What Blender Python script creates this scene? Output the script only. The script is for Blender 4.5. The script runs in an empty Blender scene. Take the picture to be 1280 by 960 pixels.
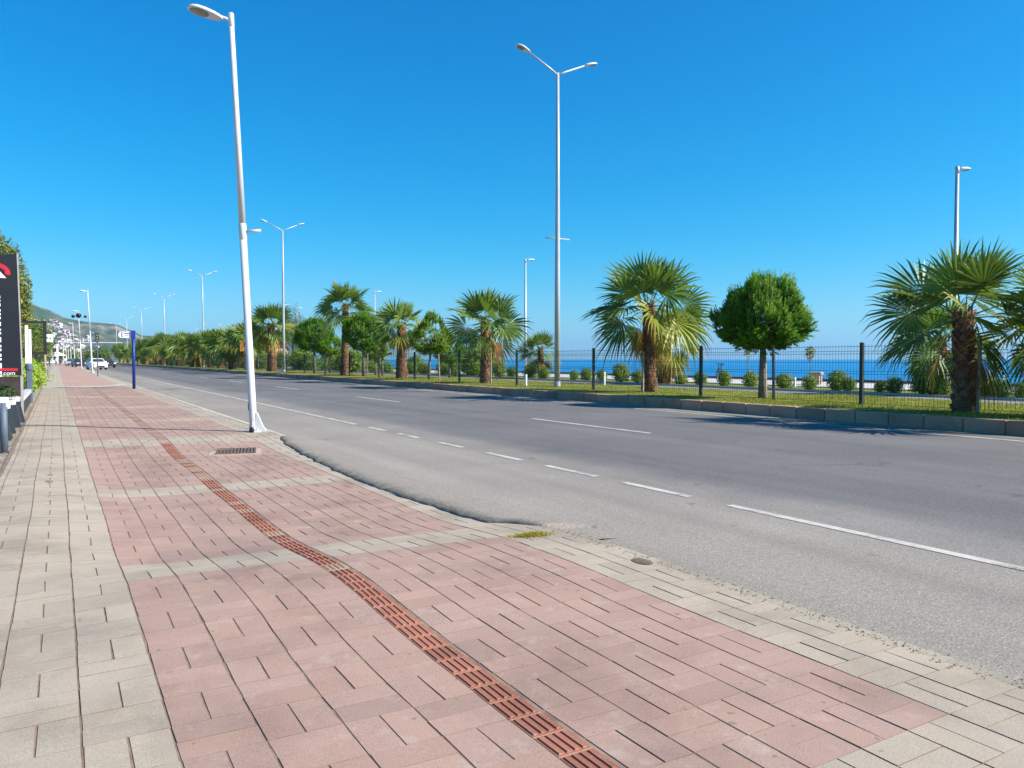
import bpy, math, random
from mathutils import Vector, Matrix, noise as mnoise
R = math.radians
PI = math.pi
rnd = random.Random(11)
sc = bpy.context.scene
COL = sc.collection

# ------------------------------------------------------------------ camera
F_PX, CAM_H = 960.0, 1.35
YAW = math.atan(570 / 960.0)
PITCH = math.atan(31 / 960.0)
cam_d = bpy.data.cameras.new('camera')
cam = bpy.data.objects.new('camera', cam_d)
COL.objects.link(cam)
cam.location = (0, 0, CAM_H)
cam.rotation_euler = (PI / 2 - PITCH, 0, -YAW)
cam_d.sensor_width = 36
cam_d.lens = 36 * F_PX / 1280.0
cam_d.clip_start = 0.05
cam_d.clip_end = 90000
sc.camera = cam

cy_, sy_ = math.cos(YAW), math.sin(YAW)
cp_, sp_ = math.cos(PITCH), math.sin(PITCH)
RIGHT = Vector((cy_, -sy_, 0))
FWD = Vector((sy_ * cp_, cy_ * cp_, -sp_))


def on_x(u, X, z=0.0):
    """Y of the point on the line x = X, height z, that lies in direction u of the survey photo."""
    k = (u - 640) / F_PX
    dz = z - CAM_H
    return (k * (X * FWD.x + dz * FWD.z) - X * RIGHT.x) / (RIGHT.y - k * FWD.y)


# ------------------------------------------------------------------ materials
def mat_new(name):
    m = bpy.data.materials.new(name)
    m.use_nodes = True
    nt = m.node_tree
    for n in list(nt.nodes):
        nt.nodes.remove(n)
    out = nt.nodes.new('ShaderNodeOutputMaterial')
    return m, nt, out


class NT:
    def __init__(self, nt):
        self.nt = nt

    def n(self, t, **kw):
        nd = self.nt.nodes.new(t)
        for k, v in kw.items():
            setattr(nd, k, v)
        return nd

    def l(self, a, b):
        self.nt.links.new(a, b)

    def coord(self):
        return self.n('ShaderNodeTexCoord').outputs['Object']

    def geo(self):
        return self.n('ShaderNodeNewGeometry').outputs['Position']

    def noise(self, vec, scale, detail=4, rough=0.55, dim='3D'):
        nd = self.n('ShaderNodeTexNoise')
        nd.inputs['Scale'].default_value = scale
        nd.inputs['Detail'].default_value = detail
        nd.inputs['Roughness'].default_value = rough
        if vec is not None:
            self.l(vec, nd.inputs['Vector'])
        return nd.outputs['Fac']

    def ramp(self, fac, stops):
        nd = self.n('ShaderNodeValToRGB')
        els = nd.color_ramp.elements
        els[0].position = stops[0][0]
        els[0].color = col4(stops[0][1])
        els[1].position = stops[-1][0]
        els[1].color = col4(stops[-1][1])
        for p, c in stops[1:-1]:
            e = els.new(p)
            e.color = col4(c)
        self.l(fac, nd.inputs['Fac'])
        return nd.outputs['Color']

    def mix(self, fac, a, b, mode='MIX'):
        nd = self.n('ShaderNodeMix', data_type='RGBA', blend_type=mode)
        for s, v in ((nd.inputs[0], fac), (nd.inputs[6], a), (nd.inputs[7], b)):
            if hasattr(v, 'is_output'):
                self.l(v, s)
            elif isinstance(v, (int, float)):
                s.default_value = v
            else:
                s.default_value = col4(v)
        return nd.outputs[2]

    def math(self, op, a, b=0.0, clamp=False):
        nd = self.n('ShaderNodeMath', operation=op, use_clamp=clamp)
        for s, v in ((nd.inputs[0], a), (nd.inputs[1], b)):
            if hasattr(v, 'is_output'):
                self.l(v, s)
            else:
                s.default_value = v
        return nd.outputs[0]

    def scale_vec(self, vec, s):
        nd = self.n('ShaderNodeMapping')
        nd.inputs['Scale'].default_value = s
        self.l(vec, nd.inputs['Vector'])
        return nd.outputs['Vector']

    def attr(self, name='tint'):
        return self.n('ShaderNodeAttribute', attribute_name=name).outputs['Color']

    def bump(self, h, strength=0.3, dist=0.01):
        nd = self.n('ShaderNodeBump')
        nd.inputs['Strength'].default_value = strength
        nd.inputs['Distance'].default_value = dist
        self.l(h, nd.inputs['Height'])
        return nd.outputs['Normal']

    def bsdf(self, color, rough=0.8, normal=None, metal=0.0, spec=0.4, **kw):
        b = self.n('ShaderNodeBsdfPrincipled')
        if hasattr(color, 'is_output'):
            self.l(color, b.inputs['Base Color'])
        else:
            b.inputs['Base Color'].default_value = col4(color)
        if hasattr(rough, 'is_output'):
            self.l(rough, b.inputs['Roughness'])
        else:
            b.inputs['Roughness'].default_value = rough
        b.inputs['Metallic'].default_value = metal
        b.inputs['Specular IOR Level'].default_value = spec
        if normal is not None:
            self.l(normal, b.inputs['Normal'])
        return b


def col4(c):
    if isinstance(c, (int, float)):
        return (c, c, c, 1)
    return (c[0], c[1], c[2], 1)


def simple(name, color, rough=0.6, metal=0.0, spec=0.4, vary=0.12, scale=6.0, bump=0.0):
    m, nt, out = mat_new(name)
    g = NT(nt)
    co = g.coord()
    n1 = g.noise(co, scale, 5)
    dark = tuple(c * (1 - vary) for c in color)
    lite = tuple(min(1, c * (1 + vary)) for c in color)
    c = g.ramp(n1, [(0.3, dark), (0.7, lite)])
    nm = g.bump(g.noise(co, scale * 12, 3), bump, 0.01) if bump else None
    b = g.bsdf(c, rough, nm, metal, spec)
    g.l(b.outputs[0], out.inputs[0])
    return m


def tinted(name, rough=0.85, grain=180.0, grain_amt=0.25, stain=True, bump=0.35, spec=0.25):
    """Concrete-like surface, one tint per face, plus grain and dust."""
    m, nt, out = mat_new(name)
    g = NT(nt)
    co = g.geo()
    c = g.attr()
    gr = g.noise(co, grain, 2, 0.6)
    c = g.mix(1.0, c, g.ramp(gr, [(0.28, 1 - grain_amt), (0.72, 1 + grain_amt * 0.6)]), 'MULTIPLY')
    if stain:
        st = g.noise(co, 1.3, 5, 0.6)
        c = g.mix(1.0, c, g.ramp(st, [(0.30, 0.74), (0.52, 1.0), (0.75, 1.08)]), 'MULTIPLY')
        du = g.noise(co, 5.5, 6, 0.7)
        c = g.mix(g.ramp(du, [(0.56, 0.0), (0.74, 0.38)]), c, (0.50, 0.45, 0.37))
        sp = g.noise(co, 17.0, 2, 0.4)
        c = g.mix(g.ramp(sp, [(0.735, 0.0), (0.76, 0.55)]), c, (0.14, 0.125, 0.10))
    b = g.bsdf(c, rough, g.bump(gr, bump, 0.002), 0, spec)
    g.l(b.outputs[0], out.inputs[0])
    return m


def leafmat(name, base, trans=0.35, rough=0.5, spec=0.35):
    m, nt, out = mat_new(name)
    g = NT(nt)
    c = g.mix(1.0, base, g.attr(), 'MULTIPLY')
    b = g.bsdf(c, rough, None, 0, spec)
    t = g.n('ShaderNodeBsdfTranslucent')
    g.l(g.mix(1.0, c, (1.12, 1.15, 0.5), 'MULTIPLY'), t.inputs['Color'])
    mx = g.n('ShaderNodeMixShader')
    mx.inputs[0].default_value = trans
    g.l(b.outputs[0], mx.inputs[1])
    g.l(t.outputs[0], mx.inputs[2])
    g.l(mx.outputs[0], out.inputs[0])
    return m


M = {}
M['paver'] = tinted('paver_concrete')
M['tactile'] = tinted('tactile_paving', rough=0.9, grain_amt=0.3, spec=0.12)
M['kerb'] = tinted('kerb_concrete', grain=60)
M['sand'] = simple('joint_sand', (0.215, 0.152, 0.112), 0.95, vary=0.4, scale=9)
M['white_metal'] = simple('white_painted_steel', (0.55, 0.565, 0.57), 0.5, vary=0.10, scale=3.0)
M['galv'] = simple('galvanised_steel', (0.42, 0.45, 0.48), 0.45, 0.25, vary=0.08, scale=3)
M['lamp_grey'] = simple('lamp_housing', (0.58, 0.59, 0.60), 0.45, vary=0.06)
M['glass'] = simple('lamp_glass', (0.20, 0.20, 0.155), 0.15, 0, 0.6, vary=0.2, scale=9)
M['black'] = simple('black_plastic', (0.018, 0.018, 0.02), 0.5)
M['fence'] = simple('fence_green_black', (0.012, 0.022, 0.022), 0.5)
M['blue'] = simple('blue_enamel', (0.008, 0.03, 0.22), 0.45)
M['sign_white'] = simple('sign_white', (0.80, 0.82, 0.84), 0.5, vary=0.03)
M['pale_rim'] = simple('dusty_white_paint', (0.50, 0.50, 0.49), 0.6, vary=0.12)
M['navy'] = simple('dark_sign_panel', (0.010, 0.0125, 0.018), 0.5, vary=0.15)
M['red'] = simple('red_vinyl', (0.50, 0.015, 0.035), 0.5)
M['board'] = simple('dark_board', (0.040, 0.030, 0.028), 0.6, vary=0.6, scale=3)
M['edge_metal'] = simple('edge_trim', (0.33, 0.32, 0.31), 0.5)
M['pot'] = simple('planter_plastic', (0.014, 0.019, 0.026), 0.45, vary=0.2)
M['slate'] = simple('slate_paint', (0.085, 0.115, 0.15), 0.55)
M['orange'] = simple('orange_sign', (0.52, 0.20, 0.04), 0.6)
M['timber'] = simple('weathered_timber', (0.30, 0.25, 0.19), 0.85, vary=0.3, scale=12)
M['stake_dark'] = simple('dark_timber', (0.060, 0.075, 0.070), 0.8, vary=0.3, scale=12)
M['iron'] = simple('rusty_iron', (0.135, 0.095, 0.07), 0.8, vary=0.4, scale=40)
M['mortar'] = simple('pale_mortar', (0.42, 0.34, 0.28), 0.9, vary=0.2, scale=14)
M['hole'] = simple('dark_void', (0.015, 0.014, 0.012), 0.9)
M['seawall'] = simple('sea_wall', (0.14, 0.13, 0.12), 0.9, vary=0.25, scale=1)
M['prom'] = simple('promenade_paving', (0.50, 0.48, 0.45), 0.9, vary=0.10, scale=0.6)
M['path'] = simple('path_asphalt', (0.20, 0.20, 0.20), 0.9, vary=0.15, scale=1.5)
M['house'] = simple('white_render', (0.62, 0.60, 0.56), 0.9, vary=0.06, scale=0.2)
M['roof'] = simple('red_tile_roof', (0.26, 0.075, 0.05), 0.85, vary=0.25, scale=2)
M['win_dark'] = simple('dark_window', (0.03, 0.04, 0.05), 0.2)
M['stone'] = simple('pale_stone', (0.36, 0.28, 0.22), 0.9, vary=0.15, scale=6)
M['car_white'] = simple('white_car_paint', (0.72, 0.73, 0.74), 0.25, 0, 0.5, vary=0.02)
M['car_dark'] = simple('dark_car_paint', (0.045, 0.030, 0.028), 0.25, 0, 0.5, vary=0.05)
M['car_silver'] = simple('silver_car_paint', (0.42, 0.42, 0.43), 0.28, 0.3, 0.5, vary=0.02)
M['rubber'] = simple('tyre_rubber', (0.02, 0.02, 0.02), 0.8)
M['rim'] = simple('alloy_rim', (0.45, 0.46, 0.48), 0.35, 0.7)
M['lens'] = simple('lamp_lens', (0.60, 0.60, 0.58), 0.15)
M['lens_red'] = simple('tail_lens', (0.35, 0.01, 0.01), 0.25)
M['skin'] = simple('skin', (0.38, 0.23, 0.16), 0.6)
M['cloth_dark'] = simple('dark_cloth', (0.025, 0.03, 0.045), 0.9)
M['cloth_white'] = simple('white_cloth', (0.65, 0.65, 0.66), 0.9)
M['cloth_blue'] = simple('blue_cloth', (0.05, 0.08, 0.2), 0.9)
M['hair'] = simple('dark_hair', (0.02, 0.015, 0.012), 0.7)
M['pink_wall'] = simple('pink_render', (0.48, 0.30, 0.26), 0.9)
M['palm_leaf'] = leafmat('palm_leaf', (0.125, 0.196, 0.045), 0.32, 0.45, 0.3)
M['dead_leaf'] = leafmat('dry_palm_leaf', (0.42, 0.31, 0.11), 0.25, 0.7, 0.2)
M['pine'] = leafmat('pine_needles', (0.112, 0.255, 0.018), 0.24, 0.5, 0.3)
M['bush'] = leafmat('bush_leaf', (0.145, 0.225, 0.045), 0.3, 0.5, 0.3)
M['grass'] = leafmat('grass_blade', (0.27, 0.30, 0.055), 0.3, 0.6, 0.2)
M['litter'] = leafmat('dry_litter', (0.34, 0.27, 0.18), 0.1, 0.8, 0.2)


def bark(name, c1, c2, scale=(9, 9, 30)):
    m, nt, out = mat_new(name)
    g = NT(nt)
    co = g.coord()
    v = g.scale_vec(co, scale)
    n1 = g.noise(v, 1.0, 6, 0.7)
    c = g.ramp(n1, [(0.3, c1), (0.7, c2)])
    c = g.mix(1.0, c, g.attr(), 'MULTIPLY')
    b = g.bsdf(c, 0.9, g.bump(n1, 0.8, 0.03), 0, 0.2)
    g.l(b.outputs[0], out.inputs[0])
    return m


M['palm_bark'] = bark('palm_bark', (0.105, 0.054, 0.030), (0.31, 0.19, 0.11))
M['pine_bark'] = bark('pine_bark', (0.09, 0.07, 0.055), (0.30, 0.25, 0.21), (14, 14, 5))


def road_material():
    m, nt, out = mat_new('asphalt')
    g = NT(nt)
    co = g.geo()
    sep = g.n('ShaderNodeSeparateXYZ')
    g.l(co, sep.inputs[0])
    x, y = sep.outputs[0], sep.outputs[1]
    streak = g.noise(g.scale_vec(co, (1.3, 0.05, 1)), 1.0, 5, 0.6)
    patch = g.noise(co, 0.35, 5, 0.6)
    wob = g.math('MULTIPLY', g.math('SUBTRACT', g.noise(co, 0.55, 5, 0.65), 0.5), 1.5)
    t = g.math('ADD', x, wob)
    mr = g.n('ShaderNodeMapRange', interpolation_type='SMOOTHSTEP')
    mr.inputs[1].default_value = 5.3
    mr.inputs[2].default_value = 7.3
    g.l(t, mr.inputs[0])
    lane = mr.outputs[0]
    base = g.mix(lane, (0.272, 0.240, 0.206), (0.146, 0.139, 0.136))
    # strip of dusty asphalt at the far gutter
    mr2 = g.n('ShaderNodeMapRange', interpolation_type='SMOOTHSTEP')
    mr2.inputs[1].default_value = 14.9
    mr2.inputs[2].default_value = 15.5
    g.l(t, mr2.inputs[0])
    base = g.mix(mr2.outputs[0], base, (0.235, 0.215, 0.18))
    base = g.mix(1.0, base, g.ramp(streak, [(0.3, 0.86), (0.7, 1.14)]), 'MULTIPLY')
    base = g.mix(1.0, base, g.ramp(patch, [(0.3, 0.87), (0.7, 1.12)]), 'MULTIPLY')
    grit = g.noise(co, 75.0, 3, 0.75)
    base = g.mix(1.0, base, g.ramp(grit, [(0.30, 0.50), (0.52, 1.0), (0.70, 1.55)]), 'MULTIPLY')
    gr2 = g.noise(co, 24.0, 3, 0.7)
    base = g.mix(1.0, base, g.ramp(gr2, [(0.32, 0.85), (0.68, 1.15)]), 'MULTIPLY')
    # fine cracks
    vor = g.n('ShaderNodeTexVoronoi', feature='DISTANCE_TO_EDGE')
    wv = g.n('ShaderNodeVectorMath', operation='ADD')
    nz = g.n('ShaderNodeTexNoise')
    nz.inputs['Scale'].default_value = 1.8
    nz.inputs['Detail'].default_value = 5
    g.l(co, nz.inputs['Vector'])
    g.l(co, wv.inputs[0])
    g.l(nz.outputs['Color'], wv.inputs[1])
    g.l(wv.outputs[0], vor.inputs['Vector'])
    vor.inputs['Scale'].default_value = 0.23
    cr = g.ramp(vor.outputs['Distance'], [(0.0, 1.0), (0.006, 0.0)])
    gate = g.ramp(g.noise(co, 0.12, 2), [(0.5, 0.0), (0.6, 0.55)])
    base = g.mix(g.math('MULTIPLY', cr, gate), base, (0.05, 0.05, 0.05))
    # drips
    sp = g.noise(co, 3.6, 2, 0.3)
    base = g.mix(g.ramp(sp, [(0.74, 0.0), (0.77, 0.35)]), base, (0.05, 0.048, 0.045))
    b = g.bsdf(base, 0.88, g.bump(grit, 0.55, 0.006), 0, 0.25)
    g.l(b.outputs[0], out.inputs[0])
    return m


def paint_material():
    m, nt, out = mat_new('road_paint')
    g = NT(nt)
    co = g.geo()
    grit = g.noise(co, 70.0, 4, 0.75)
    wear = g.noise(co, 2.2, 5, 0.7)
    s = g.math('ADD', g.math('MULTIPLY', grit, 0.6), g.math('MULTIPLY', wear, 0.6))
    c = g.ramp(s, [(0.50, (0.20, 0.19, 0.165)), (0.57, (0.45, 0.42, 0.365)), (0.68, (0.54, 0.51, 0.45)), (0.85, (0.57, 0.54, 0.48))])
    b = g.bsdf(c, 0.75, g.bump(grit, 0.3, 0.003), 0, 0.3)
    g.l(b.outputs[0], out.inputs[0])
    return m


def lump_material():
    m, nt, out = mat_new('rough_asphalt_patch')
    g = NT(nt)
    co = g.geo()
    n1 = g.noise(co, 55.0, 4, 0.75)
    n2 = g.noise(co, 2.5, 4)
    c = g.ramp(n1, [(0.3, (0.085, 0.076, 0.060)), (0.5, (0.18, 0.163, 0.132)), (0.7, (0.34, 0.312, 0.255))])
    c = g.mix(1.0, c, g.ramp(n2, [(0.3, 0.8), (0.7, 1.12)]), 'MULTIPLY')
    gr2 = g.noise(co, 60.0, 3, 0.75)
    c2 = g.mix(1.0, (0.272, 0.240, 0.206), g.ramp(gr2, [(0.30, 0.5), (0.52, 1.0), (0.70, 1.55)]), 'MULTIPLY')
    fac = g.math('MULTIPLY', g.n('ShaderNodeAttribute', attribute_name='tint').outputs['Fac'], g.math('ADD', g.math('MULTIPLY', g.math('SUBTRACT', g.noise(co, 9.0, 5, 0.7), 0.5), 2.6), 1.0))
    c = g.mix(g.ramp(fac, [(0.05, 0.0), (0.80, 1.0)]), c2, c)
    b = g.bsdf(c, 0.95, g.bump(n1, 0.6, 0.009), 0, 0.2)
    g.l(b.outputs[0], out.inputs[0])
    return m


def grass_ground():
    m, nt, out = mat_new('grass_ground')
    g = NT(nt)
    co = g.geo()
    n1 = g.noise(co, 0.9, 6, 0.65)
    n2 = g.noise(co, 26.0, 4, 0.7)
    c = g.ramp(n1, [(0.28, (0.13, 0.16, 0.03)), (0.5, (0.22, 0.24, 0.045)), (0.62, (0.29, 0.28, 0.075)), (0.74, (0.30, 0.23, 0.11))])
    c = g.mix(1.0, c, g.ramp(n2, [(0.3, 0.55), (0.7, 1.3)]), 'MULTIPLY')
    b = g.bsdf(c, 0.95, g.bump(n2, 0.9, 0.05), 0, 0.1)
    g.l(b.outputs[0], out.inputs[0])
    return m


def dirt_ground():
    m, nt, out = mat_new('dusty_ground')
    g = NT(nt)
    co = g.geo()
    n1 = g.noise(co, 1.6, 6, 0.7)
    n2 = g.noise(co, 40.0, 4, 0.7)
    c = g.ramp(n1, [(0.3, (0.17, 0.15, 0.125)), (0.55, (0.34, 0.30, 0.25)), (0.7, (0.44, 0.40, 0.33))])
    c = g.mix(1.0, c, g.ramp(n2, [(0.3, 0.75), (0.7, 1.2)]), 'MULTIPLY')
    b = g.bsdf(c, 0.95, g.bump(n2, 0.6, 0.02), 0, 0.2)
    g.l(b.outputs[0], out.inputs[0])
    return m


def sea_material():
    m, nt, out = mat_new('sea_water')
    g = NT(nt)
    co = g.geo()
    v = g.scale_vec(co, (1.0, 0.35, 1))
    n1 = g.noise(v, 0.35, 6, 0.6)
    n2 = g.noise(g.scale_vec(co, (0.004, 0.0012, 1)), 1.0, 4, 0.6)
    c = g.ramp(n2, [(0.3, (0.006, 0.145, 0.36)), (0.7, (0.018, 0.240, 0.47))])
    c = g.mix(g.ramp(n1, [(0.52, 0.0), (0.78, 0.55)]), c, (0.04, 0.28, 0.52))
    b = g.bsdf(c, 0.45, g.bump(n1, 0.7, 0.6), 0, 0.25)
    g.l(b.outputs[0], out.inputs[0])
    return m


def hill_material():
    m, nt, out = mat_new('hillside')
    g = NT(nt)
    co = g.geo()
    n1 = g.noise(co, 0.006, 6, 0.65)
    n2 = g.noise(co, 0.03, 5, 0.7)
    c = g.ramp(n1, [(0.36, (0.045, 0.080, 0.032)), (0.50, (0.085, 0.110, 0.050)), (0.57, (0.20, 0.18, 0.135)), (0.70, (0.30, 0.26, 0.20))])
    c = g.mix(1.0, c, g.ramp(n2, [(0.3, 0.6), (0.7, 1.25)]), 'MULTIPLY')
    b = g.bsdf(c, 0.95, g.bump(n2, 0.6, 8.0), 0, 0.1)
    g.l(b.outputs[0], out.inputs[0])
    return m


M['road'] = road_material()
M['paint'] = paint_material()
M['lump'] = lump_material()
M['grass_ground'] = grass_ground()
M['dirt'] = dirt_ground()
M['sea'] = sea_material()
M['hill'] = hill_material()


# ------------------------------------------------------------------ mesh helpers
class MB:
    def __init__(self):
        self.v, self.f, self.t, self.m = [], [], [], []

    def face(self, pts, tint=(1, 1, 1), mi=0):
        i = len(self.v)
        self.v.extend([tuple(p) for p in pts])
        self.f.append(tuple(range(i, i + len(pts))))
        self.t.append(tint)
        self.m.append(mi)

    def mesh(self, verts, faces, tint=(1, 1, 1), mi=0):
        i = len(self.v)
        self.v.extend([tuple(p) for p in verts])
        for f in faces:
            self.f.append(tuple(a + i for a in f))
            self.t.append(tint)
            self.m.append(mi)

    def box(self, lo, hi, tint=(1, 1, 1), mi=0, rz=0.0, c=None):
        x0, y0, z0 = lo
        x1, y1, z1 = hi
        vs = [(x0, y0, z0), (x1, y0, z0), (x1, y1, z0), (x0, y1, z0), (x0, y0, z1), (x1, y0, z1), (x1, y1, z1), (x0, y1, z1)]
        if rz:
            cx, cy = c or ((x0 + x1) / 2, (y0 + y1) / 2)
            ca, sa = math.cos(rz), math.sin(rz)
            vs = [(cx + (x - cx) * ca - (y - cy) * sa, cy + (x - cx) * sa + (y - cy) * ca, z) for x, y, z in vs]
        self.mesh(vs, [(0, 3, 2, 1), (4, 5, 6, 7), (0, 1, 5, 4), (1, 2, 6, 5), (2, 3, 7, 6), (3, 0, 4, 7)], tint, mi)

    def bbox(self, lo, hi, b, tint=(1, 1, 1), mi=0):
        """box with bevelled vertical and top edges"""
        x0, y0, z0 = lo
        x1, y1, z1 = hi

        def ring(i, z):
            return [(x0 + i + b, y0 + i, z), (x1 - i - b, y0 + i, z), (x1 - i, y0 + i + b, z), (x1 - i, y1 - i - b, z),
                    (x1 - i - b, y1 - i, z), (x0 + i + b, y1 - i, z), (x0 + i, y1 - i - b, z), (x0 + i, y0 + i + b, z)]
        vs = ring(0, z0) + ring(0, z1 - b) + ring(b * 0.8, z1)
        fs = []
        for r in (0, 8):
            for k in range(8):
                fs.append((r + k, r + (k + 1) % 8, r + 8 + (k + 1) % 8, r + 8 + k))
        fs.append(tuple(range(7, -1, -1)))
        fs.append(tuple(range(16, 24)))
        self.mesh(vs, fs, tint, mi)

    def tube(self, pts, radii, n=10, tint=(1, 1, 1), mi=0, caps=True):
        pts = [Vector(p) for p in pts]
        if not isinstance(radii, (list, tuple)):
            radii = [radii] * len(pts)
        vs, fs = [], []
        prev = None
        for k, p in enumerate(pts):
            if k == 0:
                d = pts[1] - p
            elif k == len(pts) - 1:
                d = p - pts[k - 1]
            else:
                d = pts[k + 1] - pts[k - 1]
            d.normalize()
            if prev is None:
                a = d.cross(Vector((0, 0, 1)) if abs(d.z) < 0.9 else Vector((1, 0, 0)))
            else:
                a = prev - d * prev.dot(d)
            a.normalize()
            prev = a
            b = d.cross(a)
            for j in range(n):
                th = 2 * PI * j / n
                vs.append(p + (a * math.cos(th) + b * math.sin(th)) * radii[k])
        for k in range(len(pts) - 1):
            for j in range(n):
                fs.append((k * n + j, k * n + (j + 1) % n, (k + 1) * n + (j + 1) % n, (k + 1) * n + j))
        if caps:
            fs.append(tuple(range(n - 1, -1, -1)))
            e = (len(pts) - 1) * n
            fs.append(tuple(range(e, e + n)))
        self.mesh(vs, fs, tint, mi)

    def lathe(self, prof, n=16, c=(0, 0, 0), tint=(1, 1, 1), mi=0, sx=1, sy=1):
        vs, fs = [], []
        for r, z in prof:
            for j in range(n):
                th = 2 * PI * j / n
                vs.append((c[0] + r * sx * math.cos(th), c[1] + r * sy * math.sin(th), c[2] + z))
        for k in range(len(prof) - 1):
            for j in range(n):
                fs.append((k * n + j, k * n + (j + 1) % n, (k + 1) * n + (j + 1) % n, (k + 1) * n + j))
        fs.append(tuple(range(n - 1, -1, -1)))
        e = (len(prof) - 1) * n
        fs.append(tuple(range(e, e + n)))
        self.mesh(vs, fs, tint, mi)

    def prism(self, poly, axis, a, b, tint=(1, 1, 1), mi=0):
        """poly: 2D points; axis 'x' -> poly is (y,z); 'y' -> (x,z); 'z' -> (x,y)"""
        def P(p, t):
            if axis == 'x':
                return (t, p[0], p[1])
            if axis == 'y':
                return (p[0], t, p[1])
            return (p[0], p[1], t)
        n = len(poly)
        vs = [P(p, a) for p in poly] + [P(p, b) for p in poly]
        fs = [(k, (k + 1) % n, n + (k + 1) % n, n + k) for k in range(n)]
        fs += [tuple(range(n - 1, -1, -1)), tuple(range(n, 2 * n))]
        self.mesh(vs, fs, tint, mi)

    def data(self, name, mats, smooth=False):
        me = bpy.data.meshes.new(name)
        me.from_pydata(self.v, [], self.f)
        if not isinstance(mats, (list, tuple)):
            mats = [mats]
        for m in mats:
            me.materials.append(m)
        if len(mats) > 1:
            me.polygons.foreach_set('material_index', self.m)
        at = me.attributes.new('tint', 'FLOAT_COLOR', 'FACE')
        flat = []
        for t in self.t:
            flat.extend((t[0], t[1], t[2], 1.0))
        at.data.foreach_set('color', flat)
        if smooth:
            me.polygons.foreach_set('use_smooth', [True] * len(me.polygons))
        me.update()
        return me

    def build(self, name, mats, parent=None, smooth=False):
        return obj(name, self.data(name, mats, smooth), parent)


def fix_normals(me):
    import bmesh
    bm = bmesh.new()
    bm.from_mesh(me)
    bmesh.ops.recalc_face_normals(bm, faces=bm.faces)
    bm.to_mesh(me)
    bm.free()


def obj(name, me, parent=None):
    o = bpy.data.objects.new(name, me)
    COL.objects.link(o)
    if parent is not None:
        o.parent = parent
    return o


def thing(name, label, cat, loc=(0, 0, 0), rz=0.0, group=None):
    o = bpy.data.objects.new(name, None)
    COL.objects.link(o)
    o.empty_display_size = 0.2
    o.location = loc
    o.rotation_euler = (0, 0, rz)
    tag(o, label, cat, group)
    return o


def tag(o, label, cat, group=None):
    o['label'] = label
    o['category'] = cat
    if group:
        o['group'] = group
    return o


def struct(o, kind='structure', label=None):
    o['kind'] = kind
    if label:
        o['label'] = label
    return o


KIDS = {}


def dup(root, loc, rz=0.0, label=None, scale=None, group=None):
    r = root.copy()
    COL.objects.link(r)
    r.location = loc
    r.rotation_euler = (0, 0, rz)
    if scale is not None:
        r.scale = scale if isinstance(scale, (tuple, list)) else (scale,) * 3
    if label:
        r['label'] = label
    if group:
        r['group'] = group
    for ch in list(root.children):
        c = ch.copy()
        COL.objects.link(c)
        c.parent = r
        for gch in list(ch.children):
            d = gch.copy()
            COL.objects.link(d)
            d.parent = c
    return r


def text_mesh(s, size, name, mat, extrude=0.004):
    cu = bpy.data.curves.new(name, 'FONT')
    cu.body = s
    cu.size = size
    cu.extrude = extrude
    cu.align_x = 'CENTER'
    cu.align_y = 'CENTER'
    tmp = bpy.data.objects.new(name + '_tmp', cu)
    COL.objects.link(tmp)
    dg = bpy.context.evaluated_depsgraph_get()
    me = bpy.data.meshes.new_from_object(tmp.evaluated_get(dg))
    bpy.data.objects.remove(tmp)
    bpy.data.curves.remove(cu)
    me.materials.clear()
    me.materials.append(mat)
    return me


def sstep(a, b, x):
    t = max(0.0, min(1.0, (x - a) / (b - a)))
    return t * t * (3 - 2 * t)


# ------------------------------------------------------------------ terrain levels
ROAD_Z = -0.12
X_RED0, X_TAC0, X_TAC1, X_RED1, X_KERB = 0.35, 1.47, 1.63, 2.98, 3.50


def walk_z(x, y):
    """the pavement sinks toward the dropped kerb between y = 5 and y = 14.5"""
    t = max(0.0, min(1.05, (x - 0.2) / 3.2))
    lat = sstep(-0.35, 0.85, x)
    f = sstep(4.85, 6.5, y) * (1 - sstep(11.8, 14.9, y)) * lat
    z = -0.042 * t * (1 - f) - (0.100 + 0.014 * t) * f
    z += 0.034 * math.exp(-((y - 4.35) / 0.75) ** 2) * lat * (1 - 0.7 * t)
    z -= 0.016 * math.exp(-((y - 9.2) / 0.9) ** 2) * lat * (1 - t) ** 0.5 if t < 1 else 0
    z += (0.009 * mnoise.noise(Vector((x * 0.6, y * 0.55, 0.3))) + 0.004 * mnoise.noise(Vector((x * 1.7, y * 1.4, 3.3)))) * (1 - 0.7 * sstep(2.6, 3.4, x))
    return z


def walk_dx(x, y):
    return 0.018 * mnoise.noise(Vector((x * 0.35, y * 0.38, 7.7))) + 0.005 * mnoise.noise(Vector((x * 1.3, y * 1.9, 1.7)))


GREY_B = [(1.10, 1.70), (5.20, 5.74), (8.92, 9.46), (13.65, 14.6), (18.4, 19.5), (24.0, 25.0), (31.0, 32.2)]
PAVE_END = 43.2


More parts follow.
